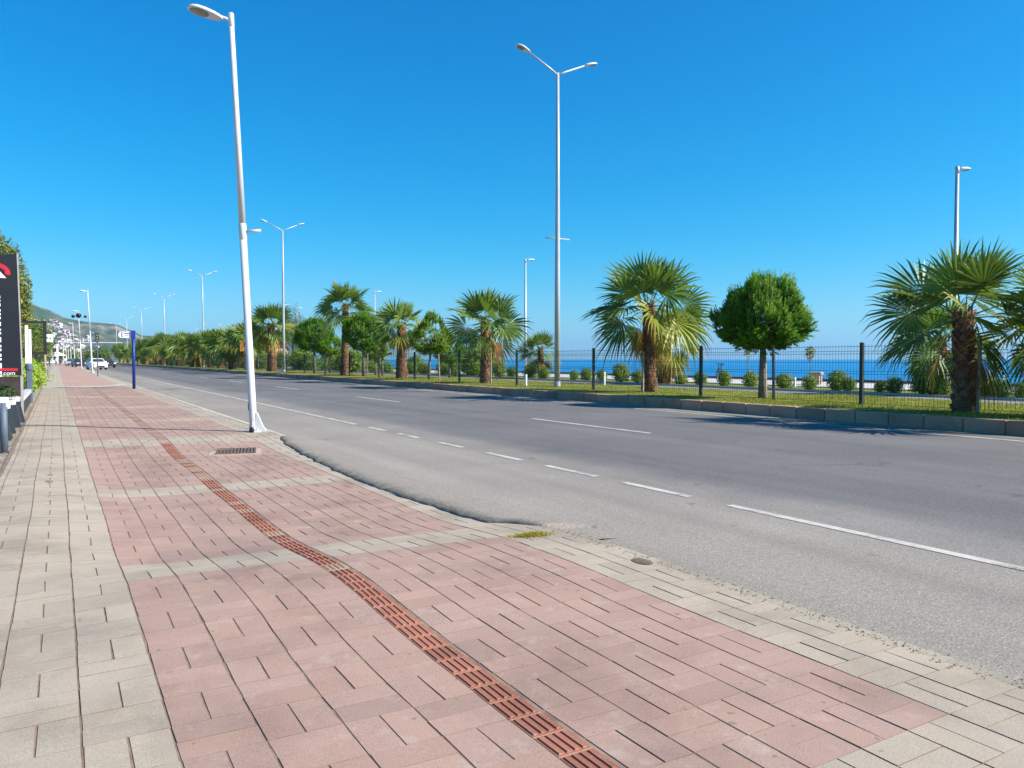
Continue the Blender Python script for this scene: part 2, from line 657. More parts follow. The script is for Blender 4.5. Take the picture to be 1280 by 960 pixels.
def build_pavement():
    mb = MB()
    r = random.Random(3)
    RW = 0.27

    def tint_for(x, y):
        pink = X_RED0 < x < X_RED1 and not any(a <= y < b for a, b in GREY_B)
        k = 1 + r.uniform(-0.06, 0.05)
        if pink:
            h = r.uniform(-0.010, 0.010)
            if r.random() < 0.04:
                k *= 0.92
            return (0.374 * k + h * 0.6, 0.247 * k, 0.196 * k - h * 0.4)
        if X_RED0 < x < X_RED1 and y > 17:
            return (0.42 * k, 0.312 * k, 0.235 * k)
        h = r.uniform(-0.008, 0.008)
        if r.random() < 0.05:
            k *= 0.93
        return (0.400 * k + h * .5, 0.334 * k, 0.256 * k - h * .5)

    def brick(x0, x1, y0, y1):
        cx, cyy = (x0 + x1) / 2, (y0 + y1) / 2
        t = tint_for(cx, cyy)
        dz = r.uniform(-0.0008, 0.0010)
        tx, ty = r.uniform(-0.004, 0.004), r.uniform(-0.004, 0.004)
        rot = r.uniform(-0.012, 0.012)
        ix, iy = 0.0020, 0.0008
        jx = [r.uniform(-.0018, .0018) for _ in range(4)]
        jy = [r.uniform(-.0010, .0010) for _ in range(4)]

        def P(x, y, lower):
            xx = cx + (x - cx) - (y - cyy) * rot
            yy = cyy + (y - cyy) + (x - cx) * rot
            z = walk_z(x, y) + dz + tx * (x - cx) + ty * (y - cyy)
            return (xx + walk_dx(x, y), yy, z - (0.0052 if lower else 0))
        top = [P(x0 + ix + jx[0], y0 + iy + jy[0], 0), P(x1 - ix + jx[1], y0 + iy + jy[1], 0), P(x1 - ix + jx[2], y1 - iy + jy[2], 0), P(x0 + ix + jx[3], y1 - iy + jy[3], 0)]
        bot = [P(x0 + jx[0], y0 + jy[0], 1), P(x1 + jx[1], y0 + jy[1], 1), P(x1 + jx[2], y1 + jy[2], 1), P(x0 + jx[3], y1 + jy[3], 1)]
        mb.mesh(top + bot, [(0, 1, 2, 3), (4, 5, 1, 0), (5, 6, 2, 1), (6, 7, 3, 2), (7, 4, 0, 3)], t)
        for q in (-1, -2, -3, -4):
            mb.t[q] = (0.25, 0.178, 0.13)

    cols = []
    x = X_RED0
    for k in range(3):
        cols.append((x - 0.284 * (k + 1), x - 0.284 * k))
    cols.append((-0.56, X_RED0 - 0.284 * 3))
    cols.sort()
    for k in range(4):
        cols.append((X_RED0 + 0.28 * k, X_RED0 + 0.28 * (k + 1)))
    for k in range(5):
        cols.append((X_TAC1 + 0.27 * k, X_TAC1 + 0.27 * (k + 1)))
    for k in range(2):
        cols.append((X_RED1 + 0.26 * k, X_RED1 + 0.26 * (k + 1)))
    JL, JT = 0.0034, 0.0012       # half joints
    ny = int((PAVE_END + 0.6) / RW)
    for ci, (xa, xb) in enumerate(cols):
        for j in range(-3, ny):
            y0 = 0.05 + j * RW
            y1 = y0 + RW
            if y1 > PAVE_END:
                continue
            w = xb - xa
            if w < 0.15:
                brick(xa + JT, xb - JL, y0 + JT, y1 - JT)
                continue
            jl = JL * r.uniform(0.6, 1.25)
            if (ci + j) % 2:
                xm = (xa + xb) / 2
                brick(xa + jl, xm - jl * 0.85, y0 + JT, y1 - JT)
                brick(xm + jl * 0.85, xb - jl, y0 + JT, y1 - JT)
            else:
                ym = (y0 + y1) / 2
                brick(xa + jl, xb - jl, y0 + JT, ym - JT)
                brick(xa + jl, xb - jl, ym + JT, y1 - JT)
    o = mb.build('sidewalk', M['paver'])
    struct(o, label='pink and grey block pavement in a basket weave pattern')

    # sand bed under the pavers
    sb = MB()
    xs = [-0.60 + 0.1278 * k for k in range(33)]
    xs[-1] = 3.49
    ys = [-1.2 + 0.135 * k for k in range(330)]
    vs = [(x_, y_, walk_z(x_, y_) - 0.0029) for y_ in ys for x_ in xs]
    n = len(xs)
    fs = [(a * n + b, a * n + b + 1, (a + 1) * n + b + 1, (a + 1) * n + b) for a in range(len(ys) - 1) for b in range(n - 1)]
    sb.mesh(vs, fs)
    struct(sb.build('paving_bed', M['sand']))

    # tactile guide strip
    tb = MB()
    L = 0.163
    j = 0
    y = -0.3
    w = X_TAC1 - X_TAC0 - 0.020
    while y < 41:
        worn = (r.random() < 0.16) and y > 1.8 or (9.8 < y < 12.0 and r.random() < 0.5)
        k = r.uniform(0.88, 1.1)
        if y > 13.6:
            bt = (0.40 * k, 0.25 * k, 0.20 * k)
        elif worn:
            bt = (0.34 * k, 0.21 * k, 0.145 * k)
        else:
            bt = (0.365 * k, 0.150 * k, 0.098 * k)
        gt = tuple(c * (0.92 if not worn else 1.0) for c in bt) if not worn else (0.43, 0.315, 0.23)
        x0 = X_TAC0 + 0.003

        def Q(xx, yy, h):
            return (xx + walk_dx(xx, yy), yy, walk_z(xx, yy) + h)
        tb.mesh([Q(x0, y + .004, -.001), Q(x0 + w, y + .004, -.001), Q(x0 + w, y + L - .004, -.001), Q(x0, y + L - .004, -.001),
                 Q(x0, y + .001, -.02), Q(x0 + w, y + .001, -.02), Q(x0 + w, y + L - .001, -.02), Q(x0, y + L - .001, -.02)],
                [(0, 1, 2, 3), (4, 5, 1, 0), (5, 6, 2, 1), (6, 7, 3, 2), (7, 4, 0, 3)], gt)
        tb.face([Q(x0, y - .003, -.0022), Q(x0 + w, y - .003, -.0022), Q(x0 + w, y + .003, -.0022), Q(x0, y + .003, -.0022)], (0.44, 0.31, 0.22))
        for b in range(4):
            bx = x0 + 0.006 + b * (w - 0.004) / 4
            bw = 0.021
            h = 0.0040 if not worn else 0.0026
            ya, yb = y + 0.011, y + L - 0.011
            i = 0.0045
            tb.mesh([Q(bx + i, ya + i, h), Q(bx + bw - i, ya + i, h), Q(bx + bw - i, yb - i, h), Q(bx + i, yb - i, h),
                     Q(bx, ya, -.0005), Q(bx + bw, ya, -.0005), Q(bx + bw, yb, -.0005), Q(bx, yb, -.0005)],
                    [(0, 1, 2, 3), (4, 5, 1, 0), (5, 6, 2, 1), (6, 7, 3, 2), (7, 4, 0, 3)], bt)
        y += L
        j += 1
    struct(tb.build('tactile_paving', M['tactile']), label='red ribbed tactile guide strip')

    # kerb stones along the pavement
    kb = MB()
    y = -1.0
    while y < 420:
        ln = 0.5 if y < 60 else 5.0
        if not (5.6 < y < 13.6):
            k = r.uniform(0.86, 1.08)
            t = (0.52 * k, 0.47 * k, 0.365 * k) if y > 5.6 else (0.36 * k, 0.315 * k, 0.24 * k)
            wk = 0.115 if y > 5.6 else 0.10
            xa = X_KERB + 0.006 + r.uniform(-.004, .004)
            off = (0.003 if y > 5.6 else -0.009) + r.uniform(-.0012, .0012)
            xb_ = xa + wk
            ya_, yb_ = y + .003, y + ln - .003
            za, zb_ = walk_z(X_KERB, min(y, 45)) + off, walk_z(X_KERB, min(y + ln, 45)) + off
            bv = 0.012
            kb.mesh([(xa, ya_, -.3), (xa, ya_, za), (xb_ - bv, ya_, za), (xb_, ya_, za - bv), (xb_, ya_, -.3),
                     (xa, yb_, -.3), (xa, yb_, zb_), (xb_ - bv, yb_, zb_), (xb_, yb_, zb_ - bv), (xb_, yb_, -.3)],
                    [(5, 6, 1, 0), (6, 7, 2, 1), (7, 8, 3, 2), (8, 9, 4, 3), (0, 1, 2, 3, 4), (9, 8, 7, 6, 5)], t)
        y += ln
    struct(kb.build('kerb', M['kerb']), label='pale concrete kerb along the pavement')

    # pavement further off (one sheet, block joints and bands in the material)
    m, nt, out = mat_new('far_paving')
    g = NT(nt)
    co = g.geo()
    sep = g.n('ShaderNodeSeparateXYZ')
    g.l(co, sep.inputs[0])
    x_, y_ = sep.outputs[0], sep.outputs[1]
    pink = g.math('MULTIPLY', g.math('GREATER_THAN', x_, X_RED0), g.math('LESS_THAN', x_, X_RED1))
    fr = g.math('FRACT', g.math('DIVIDE', y_, 9.0))
    pink = g.math('MULTIPLY', pink, g.math('GREATER_THAN', fr, 0.08))
    c = g.mix(pink, (0.40, 0.35, 0.265), (0.41, 0.27, 0.22))
    c = g.mix(1.0, c, g.ramp(g.noise(co, 0.8, 5), [(0.3, 0.86), (0.7, 1.1)]), 'MULTIPLY')
    jl = g.math('FRACT', g.math('DIVIDE', g.math('SUBTRACT', x_, X_RED0), 0.28))
    c = g.mix(g.math('MULTIPLY', g.math('LESS_THAN', jl, 0.05), 0.5), c, (0.12, 0.10, 0.08))
    b = g.bsdf(c, 0.9, None, 0, 0.2)
    g.l(b.outputs[0], out.inputs[0])
    fb = MB()
    ys = [PAVE_END] + [45 + 5 * k for k in range(76)]
    xs = [-0.6, 1.0, 2.2, X_KERB]
    vs = [(xx, yy, walk_z(xx, min(yy, 44)) + 0.0) for yy in ys for xx in xs]
    fs = [(a * 4 + b_, a * 4 + b_ + 1, a * 4 + 5 + b_, a * 4 + 4 + b_) for a in range(len(ys) - 1) for b_ in range(3)]
    fb.mesh(vs, fs)
    struct(fb.build('far_sidewalk', m))
    # pale crossing band where a side entrance meets the pavement
    cb = MB()
    pts = [(-0.6, 42.1, 43.7), (0.6, 42.1, 43.6), (1.8, 42.6, 44.3), (2.6, 43.8, 46.0), (3.3, 45.6, 49.5)]
    for (xa, a0, a1), (xb, b0, b1) in zip(pts[:-1], pts[1:]):
        cb.face([(xa, a0, walk_z(xa, a0) + .012), (xb, b0, walk_z(xb, b0) + .012), (xb, b1, walk_z(xb, min(b1, 44)) + .012), (xa, a1, walk_z(xa, min(a1, 44)) + .012)], (0.47, 0.44, 0.36))
    struct(cb.build('crossing_band', M['kerb']))


build_pavement()


# ------------------------------------------------------------------ road, markings, verge, promenade, sea
def strip(name, mat, x0, x1, z, y0=-40, y1=420, z1=None, step=20):
    mb = MB()
    n = max(1, int((y1 - y0) / step))
    for k in range(n):
        ya, yb = y0 + (y1 - y0) * k / n, y0 + (y1 - y0) * (k + 1) / n
        zz = z if z1 is None else z1
        mb.face([(x0, ya, z), (x1, ya, zz), (x1, yb, zz), (x0, yb, z)])
    return struct(mb.build(name, mat))


strip('road', M['road'], 3.45, 15.95, ROAD_Z)
strip('plain', M['dirt'], -900, 3.46, -0.30, -60, 6400, step=300)
strip('frontage_ground', M['dirt'], -60, -0.585, -0.03, -40, 430, z1=-0.012)
strip('coastal_plain', M['dirt'], 3.46, 38.0, -0.32, -60, 6400, step=300)

mk = MB()


def dash(x, y0, y1, w=0.11):
    mk.face([(x - w / 2, y0, ROAD_Z + .004), (x + w / 2, y0, ROAD_Z + .004), (x + w / 2, y1, ROAD_Z + .004), (x - w / 2, y1, ROAD_Z + .004)])


k_ = 1.028
for a, b in ((-2.0, 5.34), (5.87, 6.97), (7.48, 8.60), (9.25, 10.27), (11.07, 11.97), (12.84, 13.77), (14.47, 15.40), (16.2, 72.0)):
    dash(5.80, a * k_, b * k_)
for k in range(-1, 14):
    y0 = (11.35 + 12.5 * k) * k_
    dash(10.12, y0, y0 + 4.4, 0.12)
dash(14.85, -20, 400, 0.12)
struct(mk.build('lane_markings', M['paint']), label='worn white lane lines on the asphalt')


def median_kerb():
    mb = MB()
    r = random.Random(5)
    y = -6.0
    while y < 400:
        ln = 0.82 if y < 90 else 8
        k = r.uniform(0.84, 1.1)
        t = (0.52 * k, 0.275 * k, 0.18 * k)
        dx = r.uniform(-.006, .006)
        mb.bbox((15.90 + dx, y + .007, -0.3), (16.13 + dx, y + ln - .007, 0.155 + r.uniform(-.004, .004)), 0.018, t)
        y += ln
    struct(mb.build('verge_kerb', M['kerb']), label='brown grey kerb stones below the grass verge')


median_kerb()


def verge_z(x, y):
    return 0.15 + 0.03 * mnoise.noise(Vector((x * 0.5, y * 0.4, 2.0))) - 0.004 * max(0, x - 19)


def verge():
    mb = MB()
    xs = [16.12 + 0.72 * k for k in range(10)]
    ys = [-10 + 1.0 * k for k in range(100)] + [92 + 8 * k for k in range(40)]
    vs = [(x, y, verge_z(x, y)) for y in ys for x in xs]
    n = len(xs)
    fs = [(a * n + b, a * n + b + 1, (a + 1) * n + b + 1, (a + 1) * n + b) for a in range(len(ys) - 1) for b in range(n - 1)]
    mb.mesh(vs, fs)
    struct(mb.build('verge', M['grass_ground'], smooth=True))
    gb = MB()
    r = random.Random(8)
    for _ in range(46000):
        x = r.uniform(16.14, 22.5)
        y = r.uniform(4, 16) if r.random() < 0.45 else r.uniform(12, 48)
        if mnoise.noise(Vector((x * 0.9, y * 0.7, 9))) < -0.28:
            continue
        z = verge_z(x, y)
        h = r.uniform(0.025, 0.075) * (1.5 if r.random() < 0.06 else 1)
        a = r.uniform(0, 2 * PI)
        w = 0.007
        lx, ly = r.uniform(-.03, .03), r.uniform(-.03, .03)
        dry = r.random()
        t = (r.uniform(0.8, 1.1), r.uniform(0.8, 1.1), 1) if dry > 0.2 else (1.35, 1.05, 1.3)
        gb.face([(x - w * math.cos(a), y - w * math.sin(a), z), (x + w * math.cos(a), y + w * math.sin(a), z), (x + lx, y + ly, z + h)], t)
    struct(gb.build('grass', M['grass']), 'stuff', 'short yellow green grass on the verge')


verge()
strip('footpath', M['path'], 22.55, 25.1, 0.10, -20, 400)
strip('planting_strip', M['grass_ground'], 25.1, 28.6, 0.115, -20, 400)
strip('promenade', M['prom'], 28.6, 37.4, 0.10, -20, 400)
pk = MB()
pk.box((25.04, -20, -0.2), (25.16, 400, 0.17))
pk.box((28.54, -20, -0.2), (28.66, 400, 0.165))
struct(pk.build('path_edging', M['prom']))
sw = MB()
sw.box((37.4, -40, -5), (38.0, 420, 0.24))
tag(sw.build('sea_wall', M['seawall']), 'low dark sea wall running along the promenade edge above the water', 'wall')
s_ = MB()
s_.face([(30, -15000, -3.2), (15000, -15000, -3.2), (15000, 15000, -3.2), (30, 15000, -3.2)])
struct(s_.build('sea', M['sea']))


# rough asphalt lump spread over the dropped kerb
def asphalt_lump():
    mb = MB()
    edge = [(4.95, 3.64), (5.4, 3.50), (5.65, 3.40), (5.9, 3.24), (6.5, 3.19), (7.6, 3.12), (8.6, 3.09), (9.6, 3.10), (11.0, 3.17), (12.4, 3.26), (13.2, 3.30), (14.0, 3.44), (14.4, 3.60)]

    def ex(y):
        for (a, xa), (b, xb) in zip(edge[:-1], edge[1:]):
            if a <= y <= b:
                return xa + (xb - xa) * (y - a) / (b - a)
        return 3.6
    prof = [(0.0, -0.02), (0.018, 0.010), (0.045, 0.024), (0.09, 0.034), (0.16, 0.033), (0.28, 0.022), (0.44, 0.011), (0.62, 0.001), (0.80, -0.010)]
    ys = [4.95 + 0.045 * k for k in range(211)]
    vs = []
    for y in ys:
        fade = sstep(4.95, 6.0, y) * (1 - sstep(13.4, 14.4, y))
        jag = 0.035 * mnoise.noise(Vector((y * 3.1, 0, 0))) + 0.02 * mnoise.noise(Vector((y * 9.0, 1, 0)))
        x0 = ex(y) + jag
        wz = max(ROAD_Z, walk_z(min(x0, 3.45), y)) if x0 < 3.5 else ROAD_Z + 0.01
        for i, (dx, h) in enumerate(prof):
            t = sstep(0.0, 1.0, dx)
            base = wz * (1 - t) + ROAD_Z * t
            hh = h * (0.35 + 0.65 * fade) if h > 0 else h
            bump = 0.0 if i in (0, len(prof) - 1) else 0.012 * mnoise.noise(Vector((y * 6, dx * 9, 4))) + 0.006 * mnoise.noise(Vector((y * 17, dx * 22, 4)))
            if dx > 0.2:
                bump *= 0.4
            vs.append((x0 + dx * (0.45 + 0.55 * fade) * (1 + 0.35 * mnoise.noise(Vector((y * 0.9, 3, 0)))), y, base + hh + bump))
    n = len(prof)
    fs = [(a * n + b, a * n + b + 1, (a + 1) * n + b + 1, (a + 1) * n + b) for a in range(len(ys) - 1) for b in range(n - 1)]
    mb.mesh(vs, fs)
    wts = [1.0, 0.95, 0.78, 0.52, 0.30, 0.14, 0.04, 0.0]
    mb.t = [(wts[i % (n - 1)],) * 3 for i in range(len(fs))]
    struct(mb.build('asphalt_ramp', M['lump'], smooth=True), label='rough dark asphalt ridge spread over the dropped kerb')


asphalt_lump()


# ------------------------------------------------------------------ street furniture on the pavement
def lamp_head_mesh(name, L=0.70, W=0.40, H=0.17):
    """cobra head along +X starting at 0; returns (shell mesh, glass mesh)"""
    mb = MB()
    n = 12
    secs = [(0.0, 0.36, 0.55), (0.10, 0.62, 0.8), (0.30, 0.86, 0.95), (0.55, 1.0, 1.0), (0.78, 0.92, 0.9), (0.92, 0.66, 0.66), (1.0, 0.25, 0.30)]
    vs, fs = [], []
    for t, w, h in secs:
        for j in range(n):
            th = 2 * PI * j / n
            yy = math.cos(th) * W / 2 * w
            zz = math.sin(th)
            zz = zz * H * 0.62 * h if zz > 0 else zz * H * 0.20 * h
            vs.append((t * L, yy, zz))
    for k in range(len(secs) - 1):
        for j in range(n):
            fs.append((k * n + j, (k + 1) * n + j, (k + 1) * n + (j + 1) % n, k * n + (j + 1) % n))
    fs.append(tuple(range(n)))
    e = (len(secs) - 1) * n
    fs.append(tuple(range(e + n - 1, e - 1, -1)))
    mb.mesh(vs, fs)
    gl = MB()
    gv, gf = [], []
    ng = 18
    for q, (sc_, dz) in enumerate(((1.0, -0.022), (0.8, -0.050), (0.4, -0.064))):
        for j in range(ng):
            th = 2 * PI * j / ng
            gv.append((L * (0.66 + 0.29 * sc_ * math.cos(th)), W * 0.42 * sc_ * math.sin(th), dz))
    for q in range(2):
        for j in range(ng):
            gf.append((q * ng + j, q * ng + (j + 1) % ng, (q + 1) * ng + (j + 1) % ng, (q + 1) * ng + j))
    gf.append(tuple(range(2 * ng, 3 * ng)))
    gl.mesh(gv, gf)
    return mb.data(name, M['lamp_grey'], True), gl.data('lamp_glass', M['glass'], True)


def add_head(parent, loc, rz, tilt, scale=1.0):
    sh, gl = HEAD
    h = obj('lamp_head', sh, parent)
    h.location = loc
    h.rotation_euler = (0, -tilt, rz)
    h.scale = (scale,) * 3
    obj('lamp_glass', gl, h)
    return h


HEAD = lamp_head_mesh('lamp_head')


def pavement_lamp():
    t = thing('street_lamp', 'white leaning kerbside street lamp standing nearest on the pavement', 'street lamp', group='white lamps along the pavement')
    lean = Vector((-0.0375, 0.023, 1))

    def A(h):
        return tuple(lean * h)
    p = MB()
    p.tube([A(-0.05), A(0.3), A(3.75)], [0.071, 0.070, 0.066], 18)
    p.tube([A(3.70), A(3.71), A(4.00), A(4.01)], [0.066, 0.072, 0.072, 0.064], 18)
    p.tube([A(4.0), A(7.78)], [0.063, 0.047], 18)
    p.tube([A(7.74), A(7.75), A(7.98), A(8.0)], [0.048, 0.054, 0.054, 0.045], 16)
    p.build('pole', M['white_metal'], t, True)
    f = MB()
    # flared foot with gussets on four sides
    for a in range(4):
        th = a * PI / 2 - 0.35
        c, s = math.cos(th), math.sin(th)
        big = 1.0 if a == 0 else (0.2 if a == 2 else 0.42)
        hh = 0.37 if a == 0 else 0.22
        pr = [(0.04, 0.0), (0.165 * big + 0.06, 0.0), (0.165 * big + 0.06, 0.035), (0.12 * big + .05, 0.12), (0.072, hh), (0.04, hh)]
        w = 0.055 if a == 0 else 0.02
        vs = [(c * u - s * w, s * u + c * w, z) for u, z in pr] + [(c * u + s * w, s * u - c * w, z) for u, z in pr]
        n = len(pr)
        f.mesh(vs, [(k, (k + 1) % n, n + (k + 1) % n, n + k) for k in range(n)] + [tuple(range(n)), tuple(range(2 * n - 1, n - 1, -1))])
    f.lathe([(0.15, -0.03), (0.15, 0.014), (0.135, 0.018)], 20)
    for a in range(4):
        th = a * PI / 2 + 0.45
        f.lathe([(0.016, 0.014), (0.016, 0.05), (0.010, 0.055)], 6, (0.115 * math.cos(th), 0.115 * math.sin(th), 0))
    f.build('foot', M['white_metal'], t)
    d = MB()
    d.lathe([(0.045, 0.0), (0.05, 0.05), (0.03, 0.10)], 10, (-0.07, -0.15, 0.0))
    d.build('cable_hole', M['hole'], t, True)
    hb = MB()
    hb.bbox((-0.100, -0.035, 0.42), (-0.060, 0.035, 0.56), 0.006)
    hb.build('service_door', M['slate'], t)
    br = MB()
    a = Vector(A(3.86))
    br.tube([a + Vector((0.05, -0.04, 0)), a + Vector((0.30, -0.16, 0.02))], 0.028, 10)
    br.build('bracket', M['white_metal'], t, True)
    ar = MB()
    a = Vector(A(7.86))
    ar.tube([a, a + Vector((-0.22, 0.03, 0.055))], 0.028, 10)
    ar.build('arm', M['white_metal'], t, True)
    add_head(t, a + Vector((-0.17, 0.02, -0.015)), PI + 0.20, R(5), 0.90)
    return t


lamp0 = pavement_lamp()
lamp0.scale = (0.988,) * 3
lamp0.location = (3.24, 15.15, walk_z(3.24, 15.15))
ordn = ['second', 'third', 'fourth', 'fifth', 'sixth', 'seventh', 'eighth', 'ninth']
for k, Y in enumerate((90, 128, 172, 212, 252, 292, 335)):
    dup(lamp0, (3.22, Y, walk_z(3.2, 44)), 0, 'white pavement street lamp, %s from the camera along the kerb' % ordn[k], (1, 1, 1.06))

# loudspeakers / floodlights cluster on the third lamp pole
t = thing('floodlight_cluster', 'dark cluster of round floodlights high on the third pavement lamp', 'floodlight', (3.22 - 0.27, 128.15, 7.6))
for dx, dz, s in ((-0.70, 0.0, 0.24), (0.0, 0.15, 0.36), (0.85, 0.0, 0.20)):
    f = MB()
    f.tube([(dx, 0.15, dz), (dx, -0.05, dz), (dx, -0.28, dz - 0.06)], [s * 0.4, s * 0.8, s], 14)
    f.build('floodlight', M['black'], t, True)
f = MB()
f.tube([(-0.85, 0.1, -0.1), (0.95, 0.1, -0.1)], 0.05, 8)
f.build('crossbar', M['galv'], t)


def double_lamp():
    t = thing('double_street_lamp', 'tall twin arm street lamp nearest in the verge, light pole with crossbar', 'street lamp', group='twin arm lamps in the grass verge')
    p = MB()
    p.tube([(0, 0, -0.1), (0, 0, 4.5), (0, 0, 9), (0, 0, 13.55)], [0.135, 0.115, 0.09, 0.062], 16)
    p.build('pole', M['galv'], t, True)
    b = MB()
    b.lathe([(0.23, -0.05), (0.23, 0.02), (0.15, 0.03), (0.14, 0.25)], 16)
    b.build('base_plate', M['galv'], t)
    for s in (-1, 1):
        a = MB()
        a.tube([(0, 0, 13.45), (s * 0.4, 0, 13.66), (s * 1.50, 0, 14.16)], [0.05, 0.042, 0.036], 10)
        a.build('arm', M['galv'], t, True)
        add_head(t, (s * 1.44, 0, 14.13), 0 if s > 0 else PI, R(16), 0.95)
    c = MB()
    c.tube([(-0.62, 0.0, 6.45), (0.62, 0.0, 6.45)], 0.028, 8)
    c.build('crossbar', M['galv'], t, True)
    return t


dl0 = double_lamp()
dl0.location = (18.8, on_x(696.5, 18.8, .15), 0.13)
for k, Y in enumerate((74.5, 121.2, 168, 215, 262, 309)):
    dup(dl0, (18.8, Y, 0.13), 0, 'tall twin arm street lamp, %s along the verge counting from the camera' % ordn[k])


def prom_lamp():
    t = thing('promenade_lamp', 'single head promenade lamp rising behind the big palm at right', 'street lamp', group='single head lamps on the promenade')
    p = MB()
    p.tube([(0, 0, -0.1), (0, 0, 2.0), (0.0, 0, 8.55)], [0.10, 0.095, 0.066], 14)
    p.lathe([(0.17, 0), (0.17, 0.02), (0.11, 0.03), (0.105, 0.25)], 14)
    p.build('pole', M['galv'], t, True)
    c = MB()
    c.tube([(0, 0, 8.45), (0, 0, 8.72)], [0.075, 0.07], 12)
    c.tube([(0.03, 0, 8.60), (0.22, 0, 8.63)], 0.035, 8)
    c.build('cap', M['galv'], t, True)
    add_head(t, (0.14, 0, 8.64), 0, R(5), 0.92)
    return t


pl0 = prom_lamp()
pl0.location = (30.2, on_x(1191.5, 30.2, 0.1), 0.1)
for k, Y in enumerate((48.9, 80.4, 112, 143.7, 175.5, 207)):
    dup(pl0, (30.2, Y, 0.1), 0, 'single head promenade lamp, %s one counting from the right edge' % ordn[k])


def lean_z(o, ang):
    o.rotation_euler = (ang, 0, o.rotation_euler[2])


# bus stop post
t = thing('bus_stop_sign', 'blue post with small white bus stop flag at the kerb', 'bus stop sign', (3.12, 39.8, walk_z(3.1, 39.8)))
p = MB()
p.tube([(0, 0, -0.05), (0, 0, 2.72)], 0.068, 14)
p.build('post', M['blue'], t, True)
p = MB()
p.box((-0.10, -0.085, 2.36), (0.085, 0.085, 2.72))
p.build('bracket', M['blue'], t)
p = MB()
pts = [(-0.12 + 0, 2.38), (-0.12, 2.66), (-0.50, 2.66), (-0.58, 2.62), (-0.62, 2.52), (-0.58, 2.42), (-0.50, 2.38)]
p.prism(pts, 'y', -0.015, 0.015)
sp = p.build('sign_plate', M['sign_white'], t)
p = MB()
for (xa, xb, za, zb) in ((-0.50, -0.47, 2.44, 2.60), (-0.50, -0.40, 2.60, 2.63), (-0.50, -0.40, 2.41, 2.44), (-0.50, -0.41, 2.51, 2.535), (-0.37, -0.17, 2.55, 2.60), (-0.35, -0.19, 2.45, 2.49)):
    p.box((xa, -0.021, za), (xb, -0.0165, zb))
p.build('sign_marks', M['blue'], sp)
m_ = MB()
m_.prism([(0.10 + 0.16 * math.cos(a * PI / 5), 0.08 * math.sin(a * PI / 5)) for a in range(10)], 'z', 0.002, 0.02)
m_.build('footing', M['stone'], t)

# low traffic signals
for (u, Yv, X, lab, hh) in ((124, 71.5, 2.95, 'thin dark traffic signal pole on the pavement before the parked cars', 2.9), (145, 150.0, 11.6, 'dark traffic signal on a pole at the far junction right of the cars', 4.6)):
    t = thing('traffic_signal', lab, 'traffic signal', (X, Yv, -0.05))
    p = MB()
    p.tube([(0, 0, -0.05), (0, 0, hh)], 0.05, 10)
    p.build('pole', M['slate'], t)
    p = MB()
    p.bbox((-0.13, -0.12, hh - 0.10), (0.13, 0.12, hh + 0.62), 0.03)
    hd = p.build('signal_head', M['black'], t)
    for k in range(3):
        q = MB()
        q.tube([(0, -0.12, hh + 0.04 + 0.21 * k), (0, -0.18, hh + 0.03 + 0.21 * k)], [0.075, 0.085], 12)
        q.build('signal_lens', M['glass'], hd)

# drain grate, weed, manhole
t = thing('drain_grate', 'rusty slotted drain grate set in pale mortar beside the lamp', 'drain grate', (2.40, 12.55, walk_z(2.4, 12.55) + .003), R(-13))
p = MB()
p.box((-0.37, -0.385, -0.02), (0.38, 0.375, 0.003))
p.build('mortar_collar', M['mortar'], t)
p = MB()
p.box((-0.28, -0.33, -0.02), (0.30, 0.33, 0.006))
p.build('pit', M['hole'], t)
p = MB()
for k in range(12):
    xx = -0.27 + 0.05 * k
    p.box((xx, -0.32, -0.01), (xx + 0.030, 0.32, 0.014))
p.box((-0.29, -0.345, -0.02), (0.31, -0.30, 0.018))
p.box((-0.29, 0.30, -0.02), (0.31, 0.345, 0.018))
p.build('bars', M['iron'], t)

p = MB()
p.lathe([(0.075, -0.01), (0.075, 0.003), (0.055, 0.005)], 18, (0, 0, 0), sx=0.75, sy=1.2)
o = p.build('valve_cover', M['iron'])
o.location = (3.42, 4.02, walk_z(3.42, 4.02) + 0.002)
tag(o, 'small round rusty valve cover in the kerb of the near pavement', 'valve cover')

r_ = random.Random(21)
p = MB()
for _ in range(900):
    a = r_.gauss(0, 1)
    b = r_.gauss(0, 1)
    x, y = a * 0.07 - b * 0.02, b * 0.035
    h = r_.uniform(0.008, 0.030)
    th = r_.uniform(0, 2 * PI)
    w = r_.uniform(0.003, 0.006)
    k = r_.uniform(0.75, 1.3)
    p.face([(x - w * math.cos(th), y - w * math.sin(th), -0.004), (x + w * math.cos(th), y + w * math.sin(th), -0.004), (x + r_.uniform(-.03, .03), y + r_.uniform(-.03, .03), h)], (1.15 * k, 0.95 * k, 0.7 * k) if r_.random() < 0.6 else (1.6 * k, 1.05 * k, 1.2 * k))
o = p.build('weed', M['grass'])
o.location = (3.20, 5.08, walk_z(3.2, 5.08))
tag(o, 'small yellow green weed clump in the pavement near the rough asphalt', 'weed')

